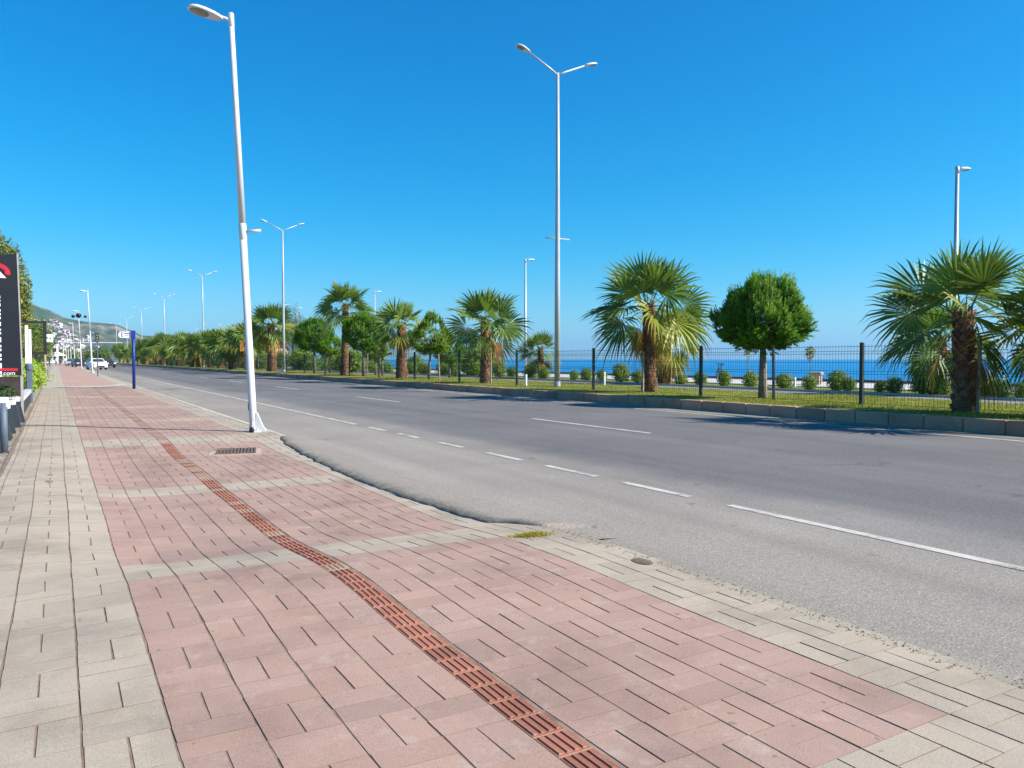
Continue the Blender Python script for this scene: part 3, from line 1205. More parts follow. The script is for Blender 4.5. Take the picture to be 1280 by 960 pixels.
p = MB()
for _ in range(1500):      # grit and dry bits along the kerb joint
    y = r_.uniform(0.8, 5.6) if r_.random() < 0.6 else r_.uniform(14, 40)
    x = X_KERB + (r_.gauss(0.0, 0.03) if r_.random() < 0.5 else abs(r_.gauss(0.12, 0.06)))
    if x > X_KERB + (0.118 if y > 5.6 else 0.108):
        z = ROAD_Z + 0.001
    else:
        z = walk_z(X_KERB, y) + (0.006 if y > 5.6 or x < X_KERB else -0.006)
    s = r_.uniform(0.003, 0.010)
    th = r_.uniform(0, 2 * PI)
    k = r_.uniform(0.25, 0.95)
    p.face([(x + s * math.cos(th + q * 2.1), y + s * math.sin(th + q * 2.1), z + (0.006 if q == 0 else 0)) for q in range(3)], (k, k, k))
struct(p.build('kerb_grit', M['litter']), 'stuff', 'dry grit and plant bits along the kerb')


# ------------------------------------------------------------------ left frontage
t = thing('totem_sign', 'tall dark advertising panel with red arc and white lettering at left edge', 'sign', (-0.68, 20.86, 0))
p = MB()
p.prism([(-1.75, 0.98), (0.0, 0.98), (-0.05, 3.74), (-1.75, 3.50)], 'y', -0.06, 0.06)
p.build('panel', M['navy'], t)
p = MB()
p.prism([(0.004, 0.98), (0.03, 0.98), (-0.02, 3.75), (-0.046, 3.745)], 'y', -0.07, 0.07)
p.build('edge_trim', M['edge_metal'], t)
p = MB()
p.box((-1.75, -0.066, 1.085), (-0.07, -0.061, 1.145))
p.build('red_stripe', M['red'], t)
p = MB()
arc = []
for q in range(17):
    a = R(-12 + 204 * q / 16)
    arc.append((-0.63 + 0.46 * math.cos(a), 3.30 + 0.26 * math.sin(a)))
for q in range(17):
    a = R(-12 + 204 * (16 - q) / 16)
    arc.append((-0.63 + 0.36 * math.cos(a), 3.30 + 0.16 * math.sin(a)))
for q in range(16):
    p.prism([arc[q], arc[q + 1], arc[32 - q], arc[33 - q]], 'y', -0.068, -0.061)
p.build('logo_arc', M['red'], t)
p = MB()
p.prism([(-0.98, 3.18), (-0.25, 3.18), (-0.40, 3.36), (-0.63, 3.42), (-0.84, 3.36)], 'y', -0.074, -0.0685)
p.build('logo_peak', M['sign_white'], t)
p = MB()    # rotated capital strokes, only their feet reach into the picture
z = 2.78
r2 = random.Random(4)
for ln in ((0.06, .04, .07), (0.05, .05, .05), (0.09,), (0.04, 0.05), (0.11,), (0.05, .05), (0.06, .05), (0.12,), (.05, .04), (.05, .05), (.06, .05)):
    for s in ln:
        p.box((-0.98, -0.066, z - s), (-0.372, -0.061, z))
        z -= s + 0.035
    p.box((-1.02, -0.066, z + 0.035), (-0.97, -0.061, z + 0.035 + sum(ln) + 0.035 * (len(ln) - 1)))
    z -= 0.03
p.build('lettering', M['sign_white'], t)
me = text_mesh('umn.com', 0.13, 'web_line', M['sign_white'])
o = obj('web_line', me, t)
o.location = (-0.36, -0.066, 1.03)
o.rotation_euler = (PI / 2, 0, 0)

t = thing('screen_wall', 'low dark brown board wall under the tall advertising panel', 'wall', (-0.70, 20.72, 0))
p = MB()
p.box((-3.2, -0.03, -0.05), (0, 0.03, 0.955))
p.build('board', M['board'], t)
p = MB()
p.box((0.002, -0.04, -0.05), (0.055, 0.04, 0.965))
p.build('edge_trim', M['edge_metal'], t)

t = thing('kerb_wall', 'low dark wall with white capping strip beside the pavement', 'wall', (-0.70, 20.85, 0))
p = MB()
p.prism([(0.0, -0.1), (9.0, -0.1), (9.0, 0.30), (0.0, 0.36)], 'x', -0.10, 0.0)
p.build('wall', M['pot'], t)
p = MB()
p.prism([(0.0, 0.362), (9.0, 0.302), (9.0, 0.40), (0.0, 0.48)], 'x', -0.14, 0.03)
p.build('capping', M['pale_rim'], t)

# planters
pr_labels = ['black tapered planter with white rim nearest the camera at left edge', 'black planter with white rim, second in its row along the pavement', 'black planter with white rim, third in its row along the pavement', 'black planter with white rim touching the dark board wall, last of its row']


def planter():
    t = thing('planter', pr_labels[0], 'planter', group='black planters with white rims beside the pavement')
    p = MB()

    def ring(s, z):
        return [(x * s, y * s, z) for x, y in ((-1, -.8), (-.8, -1), (.8, -1), (1, -.8), (1, .8), (.8, 1), (-.8, 1), (-1, .8))]
    vs = ring(0.36, 0) + ring(0.33, 0.15) + ring(0.27, 0.46)
    fs = [(r * 8 + k, r * 8 + (k + 1) % 8, r * 8 + 8 + (k + 1) % 8, r * 8 + 8 + k) for r in (0, 1) for k in range(8)] + [tuple(range(7, -1, -1)), tuple(range(16, 24))]
    p.mesh(vs, fs)
    p.build('pot', M['pot'], t)
    p = MB()
    vs = ring(0.275, 0.462) + ring(0.285, 0.56) + ring(0.22, 0.56) + ring(0.22, 0.50)
    fs = [(r * 8 + k, r * 8 + (k + 1) % 8, r * 8 + 8 + (k + 1) % 8, r * 8 + 8 + k) for r in (0, 1, 2) for k in range(8)] + [tuple(range(7, -1, -1)), tuple(range(24, 32))]
    p.mesh(vs, fs)
    p.build('rim', M['pale_rim'], t)
    p = MB()
    rr = random.Random(9)
    for _ in range(220):
        d = Vector((rr.gauss(0, 1), rr.gauss(0, 1), abs(rr.gauss(0, 1)) + 0.2)).normalized()
        c = Vector((0, 0, 0.60)) + Vector((d.x * 0.26, d.y * 0.26, d.z * 0.22)) * rr.uniform(0.5, 1)
        leaf(p, c, d, rr, 0.07, (0.22, 0.25, 0.35))
    p.build('foliage', M['bush'], t)
    return t


def leaf(mb, c, d, r, s, tint):
    """a small folded leaf at c, roughly facing d"""
    u = Vector((r.gauss(0, 1), r.gauss(0, 1), r.gauss(0, 1)))
    u = (u - d * u.dot(d) * 0.6)
    if u.length < 1e-4:
        u = Vector((1, 0, 0))
    u.normalize()
    w = u.cross(d)
    if w.length < 1e-4:
        w = Vector((0, 0, 1))
    w.normalize()
    s *= r.uniform(0.7, 1.3)
    a, b = c - u * s, c + u * s
    mid = w * s * 0.42
    k = r.uniform(0.75, 1.25)
    mb.face([a, c - mid - d * s * 0.12, b, c + mid - d * s * 0.12], (tint[0] * k, tint[1] * k, tint[2] * k))


pt0 = planter()
pt0.location = (-1.02, 15.6, -0.02)
for k in range(3):
    dup(pt0, (-1.02 + 0.02 * k, 17.05 + 1.38 * k, -0.02), 0.05 * (k + 1), pr_labels[k + 1])

p = MB()
for _ in range(2600):      # dry leaves and crumbs on the dusty frontage
    y = r_.uniform(6, 26)
    x = -0.60 - abs(r_.gauss(0, 0.16))
    sz = r_.uniform(0.006, 0.03) if r_.random() < 0.35 else r_.uniform(0.003, 0.01)
    th = r_.uniform(0, 2 * PI)
    k = r_.uniform(0.35, 1.5)
    p.face([(x + sz * math.cos(th + q * 1.57) * (1 if q % 2 else 0.5), y + sz * math.sin(th + q * 1.57) * (1 if q % 2 else 0.5), -0.010 + (r_.uniform(0, .012))) for q in range(4)], (k, k * r_.uniform(.7, 1), k * .8))
struct(p.build('leaf_litter', M['litter']), 'stuff', 'dry leaves and crumbs on the dusty ground by the planters')
t = thing('barrier_rail', 'grey metal post with white top bar at the far left edge', 'barrier', (-0.665, 13.3, 0))
p = MB()
p.tube([(0, 0, -0.05), (0, 0, 0.72)], 0.05, 12)
p.build('post', M['slate'], t, True)
p = MB()
p.box((-1.6, -0.03, 0.66), (0.07, 0.03, 0.80))
p.build('top_bar', M['sign_white'], t)

t = thing('pillar', 'slim white pillar on a slate blue base in front of the bright hedge', 'pillar', (-0.72, 28.4, 0))
p = MB()
p.bbox((-0.085, -0.085, -0.05), (0.085, 0.085, 1.0), 0.02)
p.lathe([(0.10, 1.0), (0.115, 1.05), (0.115, 1.16), (0.07, 1.22)], 12)
p.build('base', M['slate'], t)
p = MB()
p.bbox((-0.10, -0.05, 1.22), (-0.012, 0.05, 2.40), 0.008)
p.bbox((0.0, -0.05, 1.22), (0.07, 0.05, 2.28), 0.008)
p.build('column', M['sign_white'], t)

t = thing('billboard_frame', 'empty black square billboard frame standing above the hedge', 'frame', (-1.95, 42.0, 0))
p = MB()
xw, zb, zt = 1.60, 1.58, 3.12
p.box((-xw, -0.05, zb), (xw - 0.02, 0.05, zb + 0.10))
p.box((-xw, -0.05, zt - 0.10), (xw - 0.02, 0.05, zt))
p.box((-xw, -0.052, zb - 0.02), (-xw + 0.14, 0.052, zt + 0.02))
p.box((xw - 0.14, -0.052, zb - 0.02), (xw, 0.052, zt + 0.02))
p.build('frame', M['black'], t)
for s in (-1, 1):
    p = MB()
    p.tube([(s * 1.2, 0, -0.05), (s * 1.2, 0, zb)], 0.05, 8)
    p.build('leg', M['black'], t)

t = thing('shop_sign', 'small white board on a pale post beyond the black frame', 'sign', (-0.60, 58.0, 0))
p = MB()
p.tube([(0, 0, -0.05), (0, 0, 3.9)], 0.075, 10)
p.build('post', M['stone'], t)
p = MB()
p.bbox((0.08, -0.04, 2.45), (0.46, 0.04, 2.95), 0.02)
p.build('board', M['sign_white'], t)

t = thing('market_stall', 'low stall with brown red roof at the left beyond the signs', 'stall', (-3.4, 96.0, 0))
p = MB()
p.box((-1.6, -2, -0.1), (1.8, 2, 2.0))
p.build('wall', M['board'], t)
p = MB()
p.prism([(-2.1, 2.0), (2.5, 2.0), (2.1, 3.1), (-1.7, 3.3)], 'y', -2.4, 2.4)
p.build('roof', M['roof'], t)

t = thing('timber_kiosk', 'small orange brown timber kiosk seen through the black frame', 'kiosk', (-3.4, 60.0, 0))
p = MB()
p.box((-1.2, -1, -0.1), (1.4, 1, 1.75))
p.build('wall', M['orange'], t)
p = MB()
p.prism([(-1.5, 2.3), (1.7, 2.3), (1.5, 2.6), (-1.3, 2.6)], 'y', -1.3, 1.3)
p.build('roof', M['timber'], t)
for s in (-1.2, 0.1, 1.35):
    p = MB()
    p.box((s - 0.04, -1.08, 0), (s + 0.04, -1.005, 2.3))
    p.build('post', M['timber'], t)

t = thing('road_sign', 'orange backed road sign on a post in the verge beside the white lamp', 'road sign', (17.6, on_x(306, 17.6, .15), 0.12))
p = MB()
p.tube([(0, 0, -0.05), (0, 0, 3.2)], 0.06, 10)
p.build('post', M['stake_dark'], t)
p = MB()
p.bbox((-0.5, -0.03, 2.1), (0.35, 0.03, 3.25), 0.02)
p.build('plate', M['orange'], t)

# ------------------------------------------------------------------ fence
ft = thing('mesh_fence', 'dark welded mesh fence with posts along the grass verge', 'fence', (18.2, 0, 0))


def fence():
    sp_ = 5.85
    y0 = 12.66 - sp_ * 3
    post = MB()
    post.bbox((-0.045, -0.045, -0.05), (0.045, 0.045, 1.66), 0.008)
    post.lathe([(0.10, 0), (0.10, 0.012), (0.06, 0.014)], 10)
    pm = post.data('post', M['fence'])
    fine, coarse = MB(), MB()
    for mb, st in ((fine, 0.092), (coarse, 0.24)):
        n = int((sp_ - 0.1) / st)
        wr = 0.0042 if st < 0.1 else 0.007
        for k in range(n + 1):
            y = 0.05 + k * st
            # vertical wires with V folds
            zs = [(0.06, 0), (0.30, 0), (0.335, -0.03), (0.37, 0), (0.83, 0), (0.865, -0.03), (0.90, 0), (1.36, 0), (1.395, -0.03), (1.43, 0), (1.60, 0)]
            if st > 0.1:
                zs = [zs[0], zs[-1]]
            mb.tube([(x, y, z) for z, x in zs], wr, 4, caps=False)
        for z in (0.06, 0.30, 0.37, 0.60, 0.83, 0.90, 1.13, 1.36, 1.43, 1.555):
            mb.tube([(0.006, 0.03, z), (0.006, sp_ - 0.03, z)], 0.0052, 4, caps=False)
    fm = fine.data('mesh_panel', M['fence'])
    cm = coarse.data('mesh_panel', M['fence'])
    for k in range(34):
        y = y0 + sp_ * k
        o = obj('post', pm, ft)
        o.location = (0, y, 0.13)
        o = obj('mesh_panel', fm if k < 15 else cm, ft)
        o.location = (0, y, 0.13)


fence()


# ------------------------------------------------------------------ palms
def frond(mb, base, az, el, petiole, blade, r, droop, tint, nl=26, half=108, mi=0, limp=0.0):
    d = Vector((math.cos(az) * math.cos(el), math.sin(az) * math.cos(el), math.sin(el)))
    tng = Vector((-math.sin(az), math.cos(az), 0))
    # petiole as a drooping thin strip
    p0 = Vector(base)
    pts = []
    dd = d.copy()
    p = p0.copy()
    ns = 4
    for k in range(ns + 1):
        pts.append(p.copy())
        p = p + dd * (petiole / ns)
        dd = (dd + Vector((0, 0, -droop * 0.16))).normalized()
    end = pts[-1]
    pt = (tint[0] * 1.6, tint[1] * 1.25, tint[2] * 1.3)
    mb.tube(pts, [0.022, 0.016, 0.013, 0.011, 0.009], 4, pt, mi, caps=False)
    roll = r.uniform(-1.15, 1.15)
    nrm = tng.cross(dd).normalized()
    if nrm.z < 0:
        nrm = -nrm
    side = tng * math.cos(roll) + nrm * math.sin(roll)
    nrm2 = side.cross(dd)
    if nrm2.z < 0:
        nrm2 = -nrm2
    da = math.radians(half) * 2 / (nl - 1)
    for j in range(nl):
        a = -math.radians(half) + da * j
        q = abs(a) / math.radians(half)
        ll = blade * (1 - 0.30 * q * q) * r.uniform(0.92, 1.06)
        ldir = dd * math.cos(a) + side * math.sin(a)
        # shallow cone: outer leaflets lifted toward the leaf face
        ldir = (ldir + nrm2 * (0.10 + 0.18 * q)).normalized()
        perp = nrm2.cross(ldir).normalized()
        tw = 0.45 if j % 2 else -0.45
        perp = (perp * math.cos(tw) + nrm2 * math.sin(tw))
        wmid = ll * 0.46 * math.tan(da / 2) * 1.06
        sag = (0.06 + 0.36 * droop + limp) * r.uniform(0.6, 1.4)
        g = Vector((0, 0, -1))
        c0 = end + ldir * ll * 0.04
        c1 = end + ldir * ll * 0.46 + g * ll * sag * 0.08
        c2 = end + ldir * ll * 0.74 + g * ll * sag * 0.38
        c3 = end + ldir * ll * (0.97 - sag * 0.18) + g * ll * sag * 0.95
        k = r.uniform(0.82, 1.18)
        tt = (tint[0] * k, tint[1] * k, tint[2] * k)
        if r.random() < 0.04:
            continue
        i = len(mb.v)
        mb.v.extend([tuple(c0), tuple(c1 - perp * wmid), tuple(c1 + perp * wmid), tuple(c2 - perp * wmid * 0.48), tuple(c2 + perp * wmid * 0.48), tuple(c3)])
        mb.f.extend([(i, i + 1, i + 2), (i + 1, i + 3, i + 4, i + 2), (i + 3, i + 5, i + 4)])
        tip = (tt[0] * 1.25, tt[1] * 1.12, tt[2] * 1.1)
        mb.t.extend([tt, tt, tip])
        mb.m.extend([mi] * 3)


def palm_meshes(seed, hc, tr, R_, n_live=46, n_dry=10, bottom=-38, dryness=1.0, nl=26):
    """hc: height of the crown heart, tr: trunk radius, R_: reach of the fronds"""
    r = random.Random(seed)
    tk = MB()
    n = 16
    nz = 26
    vs, fs = [], []
    lean = (r.uniform(-.04, .04), r.uniform(-.04, .04))
    for k in range(nz + 1):
        t = k / nz
        z = -0.15 + (hc + 0.15) * t
        rad = tr * (1.10 - 0.38 * t + 0.16 * math.exp(-t * 9))
        rad *= 1 + 0.025 * math.sin(k * 2.4)
        for j in range(n):
            th = 2 * PI * j / n
            rr = rad * (1 + 0.06 * mnoise.noise(Vector((math.cos(th) * 2, math.sin(th) * 2, z * 3 + seed))))
            vs.append((lean[0] * z + rr * math.cos(th), lean[1] * z + rr * math.sin(th), z))
    for k in range(nz):
        for j in range(n):
            fs.append((k * n + j, k * n + (j + 1) % n, (k + 1) * n + (j + 1) % n, (k + 1) * n + j))
    i0 = len(tk.f)
    tk.mesh(vs, fs, (0.8, 0.75, 0.72))
    # old leaf bases
    rows = int(hc / 0.10)
    for k in range(rows):
        z = 0.10 + k * (hc - 0.05) / rows
        t = z / hc
        rad = tr * (1.10 - 0.38 * t + 0.16 * math.exp(-t * 9))
        m = 8
        for j in range(m):
            if r.random() < 0.18 + 0.35 * (1 - t):
                continue
            th = 2 * PI * (j + 0.5 * (k % 2)) / m + r.uniform(-.12, .12)
            c, s = math.cos(th), math.sin(th)
            w = rad * 0.40 * r.uniform(0.8, 1.15)
            h = r.uniform(0.10, 0.17)
            out = r.uniform(0.015, 0.05) + 0.05 * t * t * r.uniform(0.4, 1.3)
            cx, cy = lean[0] * z, lean[1] * z
            b0 = Vector((cx + c * rad * 0.98 - s * w, cy + s * rad * 0.98 + c * w, z))
            b1 = Vector((cx + c * rad * 0.98 + s * w, cy + s * rad * 0.98 - c * w, z))
            bm = Vector((cx + c * (rad + 0.02), cy + s * (rad + 0.02), z - 0.02))
            tp = Vector((cx + c * (rad + out) - s * w * .35, cy + s * (rad + out) + c * w * .35, z + h))
            tq = Vector((cx + c * (rad + out) + s * w * .35, cy + s * (rad + out) - c * w * .35, z + h))
            kk = r.uniform(0.7, 1.45)
            tint = (kk * (1.0 + 0.35 * t), kk * (1 - 0.05 * t), kk * (1 - 0.2 * t))
            tk.face([bm, b1, tq, tp], tint)
            tk.face([b0, bm, tp], tint)
            tk.face([tp, tq, Vector((cx + c * rad, cy + s * rad, z + h * .9))], (kk * 1.3, kk * 1.1, kk * 0.9))
    lv = MB()
    top = Vector((lean[0] * hc, lean[1] * hc, hc))
    for k in range(n_live):
        t = k / (n_live - 1)
        az = k * 2.39996 + r.uniform(-.25, .25)
        el = R(82 - (82 - bottom) * t ** 0.95) + r.uniform(-.24, .24)
        length = R_ * r.uniform(0.85, 1.10) * (0.82 + 0.36 * max(0.0, math.cos(el)))
        pet = length * (0.27 + 0.17 * t) * r.uniform(0.8, 1.2)
        bl = length - pet
        g = r.uniform(0.82, 1.18)
        tint = (g * (0.85 + 0.35 * (1 - t)), g * (0.92 + 0.2 * (1 - t)), g * 0.9)
        if r.random() < 0.10 * dryness and t > 0.45:
            tint = (2.1 * g, 1.45 * g, 0.9 * g)
        frond(lv, top + Vector((math.cos(az) * tr * .6, math.sin(az) * tr * .6, 0.05 - 0.30 * t)), az, el, pet, bl, r, 0.08 + 0.80 * t ** 1.5, tint, nl)
    dv = MB()
    for k in range(n_dry):
        az = r.uniform(0, 2 * PI)
        el = R(r.uniform(-72, -35))
        length = R_ * r.uniform(0.65, 0.9)
        g = r.uniform(0.65, 1.15)
        tint = (g, g * r.uniform(0.85, 1.1), g * r.uniform(0.6, 1.0))
        if r.random() < 0.3:
            tint = (0.62 * g, 0.42 * g, 0.40 * g)
        frond(dv, top + Vector((math.cos(az) * tr * .7, math.sin(az) * tr * .7, -0.30 - r.uniform(0, .25))), az, el, length * 0.45, length * 0.55, r, 1.3, tint, max(14, nl - 8), 80, limp=0.25)
    return tk.data('trunk', M['palm_bark']), lv.data('fronds', M['palm_leaf']), dv.data('dry_fronds', M['dead_leaf']) if n_dry else None


def palm(label, u, X, hc, tr, R_, seed, group='fan palms in the grass verge', Y=None, z=0.13, **kw):
    if Y is None:
        Y = on_x(u, X, z)
    t = thing('fan_palm', label, 'palm tree', (X, Y, z), 0, group)
    a, b, c = palm_meshes(seed, hc, tr, R_, **kw)
    obj('trunk', a, t)
    obj('fronds', b, t)
    if c:
        obj('dry_fronds', c, t)
    return t


palm('large fan palm at right with a thick dark trunk in the verge', 1207, 17.75, 2.30, 0.25, 1.88, 1, n_live=21, n_dry=2, bottom=-22, nl=34)
palm('fan palm cut by the right edge with yellow and brown fronds', 1338, 17.75, 2.15, 0.26, 1.60, 2, n_live=22, n_dry=12, bottom=-40, nl=30)
palm('fan palm with shaggy drooping skirt, right of the tallest lamp in the verge', 812, 18.6, 3.25, 0.235, 2.15, 3, n_live=25, n_dry=7, bottom=-34, dryness=1.2, nl=30)
palm('fan palm with straw coloured hanging fronds, left of the promenade lamp', 607, 18.6, 3.15, 0.25, 2.05, 4, n_live=22, n_dry=5, bottom=-32, dryness=1.6)
palm('fan palm with stout dark trunk between the round pines and the loose pine', 502, 18.6, 3.45, 0.32, 1.85, 5, n_live=23, n_dry=4, bottom=-30)
palm('tallest fan palm, slim dark trunk rising between two round pines', 431, 18.6, 5.3, 0.27, 2.25, 6, n_live=23, n_dry=3, bottom=-26)
palm('fan palm with thick pinkish trunk just right of the white lamp pole', 340, 18.4, 4.7, 0.42, 2.5, 7, n_live=28, n_dry=5, bottom=-40)
gp = 'fan palms among the promenade bushes'
palm('small fan palm behind the tall lamp, standing among bushes near the sea', 677, 26.6, 1.95, 0.20, 1.45, 8, gp, z=0.1, n_live=18, n_dry=7, bottom=-30)
palm('fan palm with yellow drooping fronds behind the shaggy palm', 831, 25.9, 2.35, 0.235, 1.9, 9, gp, z=0.1, n_live=16, n_dry=18, bottom=-40, dryness=4)
palm('fan palm with orange brown trunk behind the large right hand palm', 1172, 26.2, 2.0, 0.25, 1.75, 10, gp, z=0.1, n_live=20, n_dry=6, bottom=-45)

# the row further off: three built, the rest copied
far_Y = [88, 97.5, 106, 114, 122, 131, 140, 149, 158, 168, 178, 189, 200, 212, 225, 239, 255, 272, 290]
words = ['first', 'second', 'third', 'fourth', 'fifth', 'sixth', 'seventh', 'eighth', 'ninth', 'tenth', 'eleventh', 'twelfth', 'thirteenth', 'fourteenth', 'fifteenth', 'sixteenth', 'seventeenth', 'eighteenth', 'nineteenth']
protos = []
rp = random.Random(31)
for k, Y in enumerate(far_Y):
    lab = 'distant fan palm of the verge row, %s to the left of the white lamp pole' % words[k]
    x = 18.5 + rp.uniform(-.3, .3)
    if k < 3:
        p = palm(lab, 0, x, (3.6, 3.1, 3.4)[k], 0.30, 2.5, 40 + k, 'distant fan palms in the verge', Y=Y, n_live=26, n_dry=10, bottom=-42, nl=20, dryness=3.0)
        protos.append(p)
    else:
        dup(protos[k % 3], (x, Y, 0.13), rp.uniform(0, 6.28), lab, rp.uniform(0.98, 1.22))
for k, Y in enumerate((112, 126, 139, 153, 170, 186, 206, 230)):
    dup(protos[(k + 1) % 3], (22.0 + rp.uniform(-.5, 1.5), Y, 0.1), rp.uniform(0, 6.28), 'distant fan palm behind the verge row, %s leftward from the white lamp pole' % words[k], rp.uniform(1.0, 1.2), 'distant fan palms behind the fence')


# ------------------------------------------------------------------ pines and other trees
def shoot(mb, p, d, ln, nn, r, tint, nl=0.085):
    d = d.normalized()
    a = d.cross(Vector((0.3, 0.2, 1)))
    if a.length < 1e-3:
        a = Vector((1, 0, 0))
    a.normalize()
    b = d.cross(a)
    for k in range(nn):
        t = (k + 0.5) / nn
        th = k * 2.4 + r.uniform(-.3, .3)
        o = a * math.cos(th) + b * math.sin(th)
        q = p + d * ln * t
        n_ = (d * (0.75 + 0.5 * t) + o).normalized()
        w = n_.cross(o)
        if w.length < 1e-3:
            w = a
        w = w.normalized() * 0.011
        L = nl * r.uniform(0.8, 1.2) * (1.0 - 0.35 * t)
        k2 = r.uniform(0.8, 1.2)
        e = q + n_ * L
        mb.face([q - w, q + w, e + w * .4, e - w * .4], (tint[0] * k2, tint[1] * k2, tint[2] * k2))


def pine_meshes(seed, rx, rz, zc, n_shoots, trunk_r, trunk_dx=0.0, cone=0.0, loose=0.0, warm=0.0):
    r = random.Random(seed)
    tk = MB()
    tz = zc - rz * 0.1
    tk.tube([(trunk_dx * 1.0, 0, -0.1), (trunk_dx * 0.8, 0, tz * 0.45), (trunk_dx * 0.3, 0, tz)], [trunk_r * 1.15, trunk_r * 0.9, trunk_r * 0.6], 10)
    br = []
    for k in range(16):
        th = k * 2.4
        el = r.uniform(0.1, 1.0)
        L = rx * r.uniform(0.55, 0.85)
        z0 = tz * r.uniform(0.72, 0.98)
        e = Vector((math.cos(th) * math.cos(el) * L, math.sin(th) * math.cos(el) * L, math.sin(el) * L * 0.8))
        s = Vector((trunk_dx * 0.4, 0, z0))
        tk.tube([s, s + e * 0.5 + Vector((0, 0, -.05)), s + e], [trunk_r * 0.35, trunk_r * 0.22, trunk_r * 0.08], 5)
    cr = MB()
    made = 0
    clumps = []
    for k in range(120):
        zc_ = 1 - 2 * (k + 0.5) / 120
        th = k * 2.39996 + r.uniform(-.3, .3)
        q = math.sqrt(1 - zc_ * zc_)
        clumps.append((Vector((q * math.cos(th), q * math.sin(th), zc_)), r.uniform(0.88, 1.02), r.uniform(0.82, 1.18)))
    while made < n_shoots:
        cd, cf, ck = r.choice(clumps)
        d = (cd + Vector((r.gauss(0, 1), r.gauss(0, 1), r.gauss(0, 1))) * 0.115).normalized()
        f = cf * (1 - abs(r.gauss(0, 0.13)) - 0.9 * (d - cd).length ** 1.5) if r.random() < 0.8 or loose else r.random() ** 0.5 * 0.85
        f = max(0.15, f)
        lump = 1 + 0.13 * mnoise.noise(Vector((d.x * 2.3, d.y * 2.3, d.z * 2.3 + seed))) + 0.08 * mnoise.noise(Vector((d.x * 5, d.y * 5, d.z * 5 + seed)))
        zz = d.z
        sx = rx * lump
        if cone and zz > 0:
            sx *= (1 - cone * zz)
        p = Vector((d.x * sx * f, d.y * sx * f, zc + zz * rz * lump * f * (1 + cone * 0.7 * max(0, zz))))
        if zz < -0.3:
            p.z = zc + (zz * 0.82) * rz * lump * f
        if loose and mnoise.noise(Vector((p.x * 1.5, p.y * 1.5, p.z * 1.5 + seed))) < -0.12 + 0.1 * (1 - loose):
            continue
        ax = (Vector((d.x, d.y, max(0.0, d.z) * 0.6)) * 0.75 + Vector((0, 0, 0.85)) + Vector((r.gauss(0, .2), r.gauss(0, .2), r.gauss(0, .15))))
        if zz < -0.25:
            ax = Vector((d.x, d.y, 0.1)) + Vector((r.gauss(0, .25), r.gauss(0, .25), r.gauss(0, .2)))
        k = r.uniform(0.85, 1.15) * ck
        w = warm * r.uniform(0.4, 1.3)
        brown = (r.random() < 0.03)
        tint = (k * (1 + w), k * (1 + 0.25 * w), k * 0.9) if not brown else (2.0, 0.75, 1.2)
        ln = r.uniform(0.12, 0.22)
        shoot(cr, p, ax, ln, 20, r, tint)
        if zz > -0.2 and f > 0.82 and r.random() < 0.50:
            shoot(cr, p, Vector((d.x * .25, d.y * .25, 1)), r.uniform(0.24, 0.40), 26, r, (tint[0] * 1.75, tint[1] * 1.38, tint[2]), 0.055)
        made += 1
    return tk.data('trunk', M['pine_bark'], True), cr.data('crown', M['pine'])


def pine(label, u, X, meshes, z=0.13, Y=None, scale=1.0, rz=0.0, group='clipped pines in the grass verge'):
    if Y is None:
        Y = on_x(u, X, z)
    t = thing('pine_tree', label, 'pine tree', (X, Y, z), rz, group)
    if scale != 1.0:
        t.scale = (scale,) * 3
    obj('trunk', meshes[0], t)
    obj('crown', meshes[1], t)
    return t


pine('round bright green pine standing alone between the two right hand palms', 953, 18.75, pine_meshes(1, 1.44, 1.20, 2.38, 5200, 0.105, -0.02, cone=0.20))
pmid = pine_meshes(2, 1.72, 1.6, 3.1, 4400, 0.12, 0.05)
pine('round dark pine left of the tallest fan palm', 393, 18.9, pmid, rz=1.0)
pine('round pine with bright top right of the tallest fan palm', 455, 18.9, pmid, scale=0.96, rz=3.6)
pine('loose yellow green pine left of the straw fronded palm', 541, 18.9, pine_meshes(3, 1.35, 1.2, 2.35, 1900, 0.075, -0.25, cone=0.45, loose=1.0, warm=0.55))
pine('small yellowish pine tucked beside the stout trunked palm', 478, 20.4, pine_meshes(4, 0.9, 0.9, 2.1, 900, 0.07, 0, loose=0.6, warm=0.7))
pine('dark low pine behind the white lamp pole', 322, 20.5, pmid, scale=1.02, rz=5.0)


def leafy(seed, rx, ry, rz, n, s, zc, tint=(1, 1, 1), lumps=0.2, dry=0.0):
    r = random.Random(seed)
    mb = MB()
    for _ in range(n):
        d = Vector((r.gauss(0, 1), r.gauss(0, 1), r.gauss(0, 1))).normalized()
        f = r.random() ** 0.36
        lp = 1 + lumps * mnoise.noise(Vector((d.x * 2.2 + seed, d.y * 2.2, d.z * 2.2))) + lumps * 0.6 * mnoise.noise(Vector((d.x * 5 + seed, d.y * 5, d.z * 5)))
        p = Vector((d.x * rx * f * lp, d.y * ry * f * lp, zc + d.z * rz * f * lp))
        if p.z < 0.02:
            continue
        dd = (d + Vector((r.gauss(0, .5), r.gauss(0, .5), r.gauss(0, .5) + 0.4))).normalized()
        t = tint
        if dry and r.random() < dry:
            t = (2.6, 1.5, 1.6)
        leaf(mb, p, dd, r, s, t)
    return mb


def shrub_proto(seed, tint, n=2800, s=0.046):
    mb = leafy(seed, 0.5, 0.5, 0.5, n, s, 0.46, tint, 0.42)
    fm = mb.data('foliage', M['bush'])
    st = MB()
    r = random.Random(seed)
    for k in range(6):
        th = k * 1.05 + r.uniform(-.3, .3)
        st.tube([(0.03 * math.cos(th), 0.03 * math.sin(th), -0.08), (0.22 * math.cos(th), 0.22 * math.sin(th), 0.5)], [0.02, 0.008], 5)
    return fm, st.data('stems', M['pine_bark'])


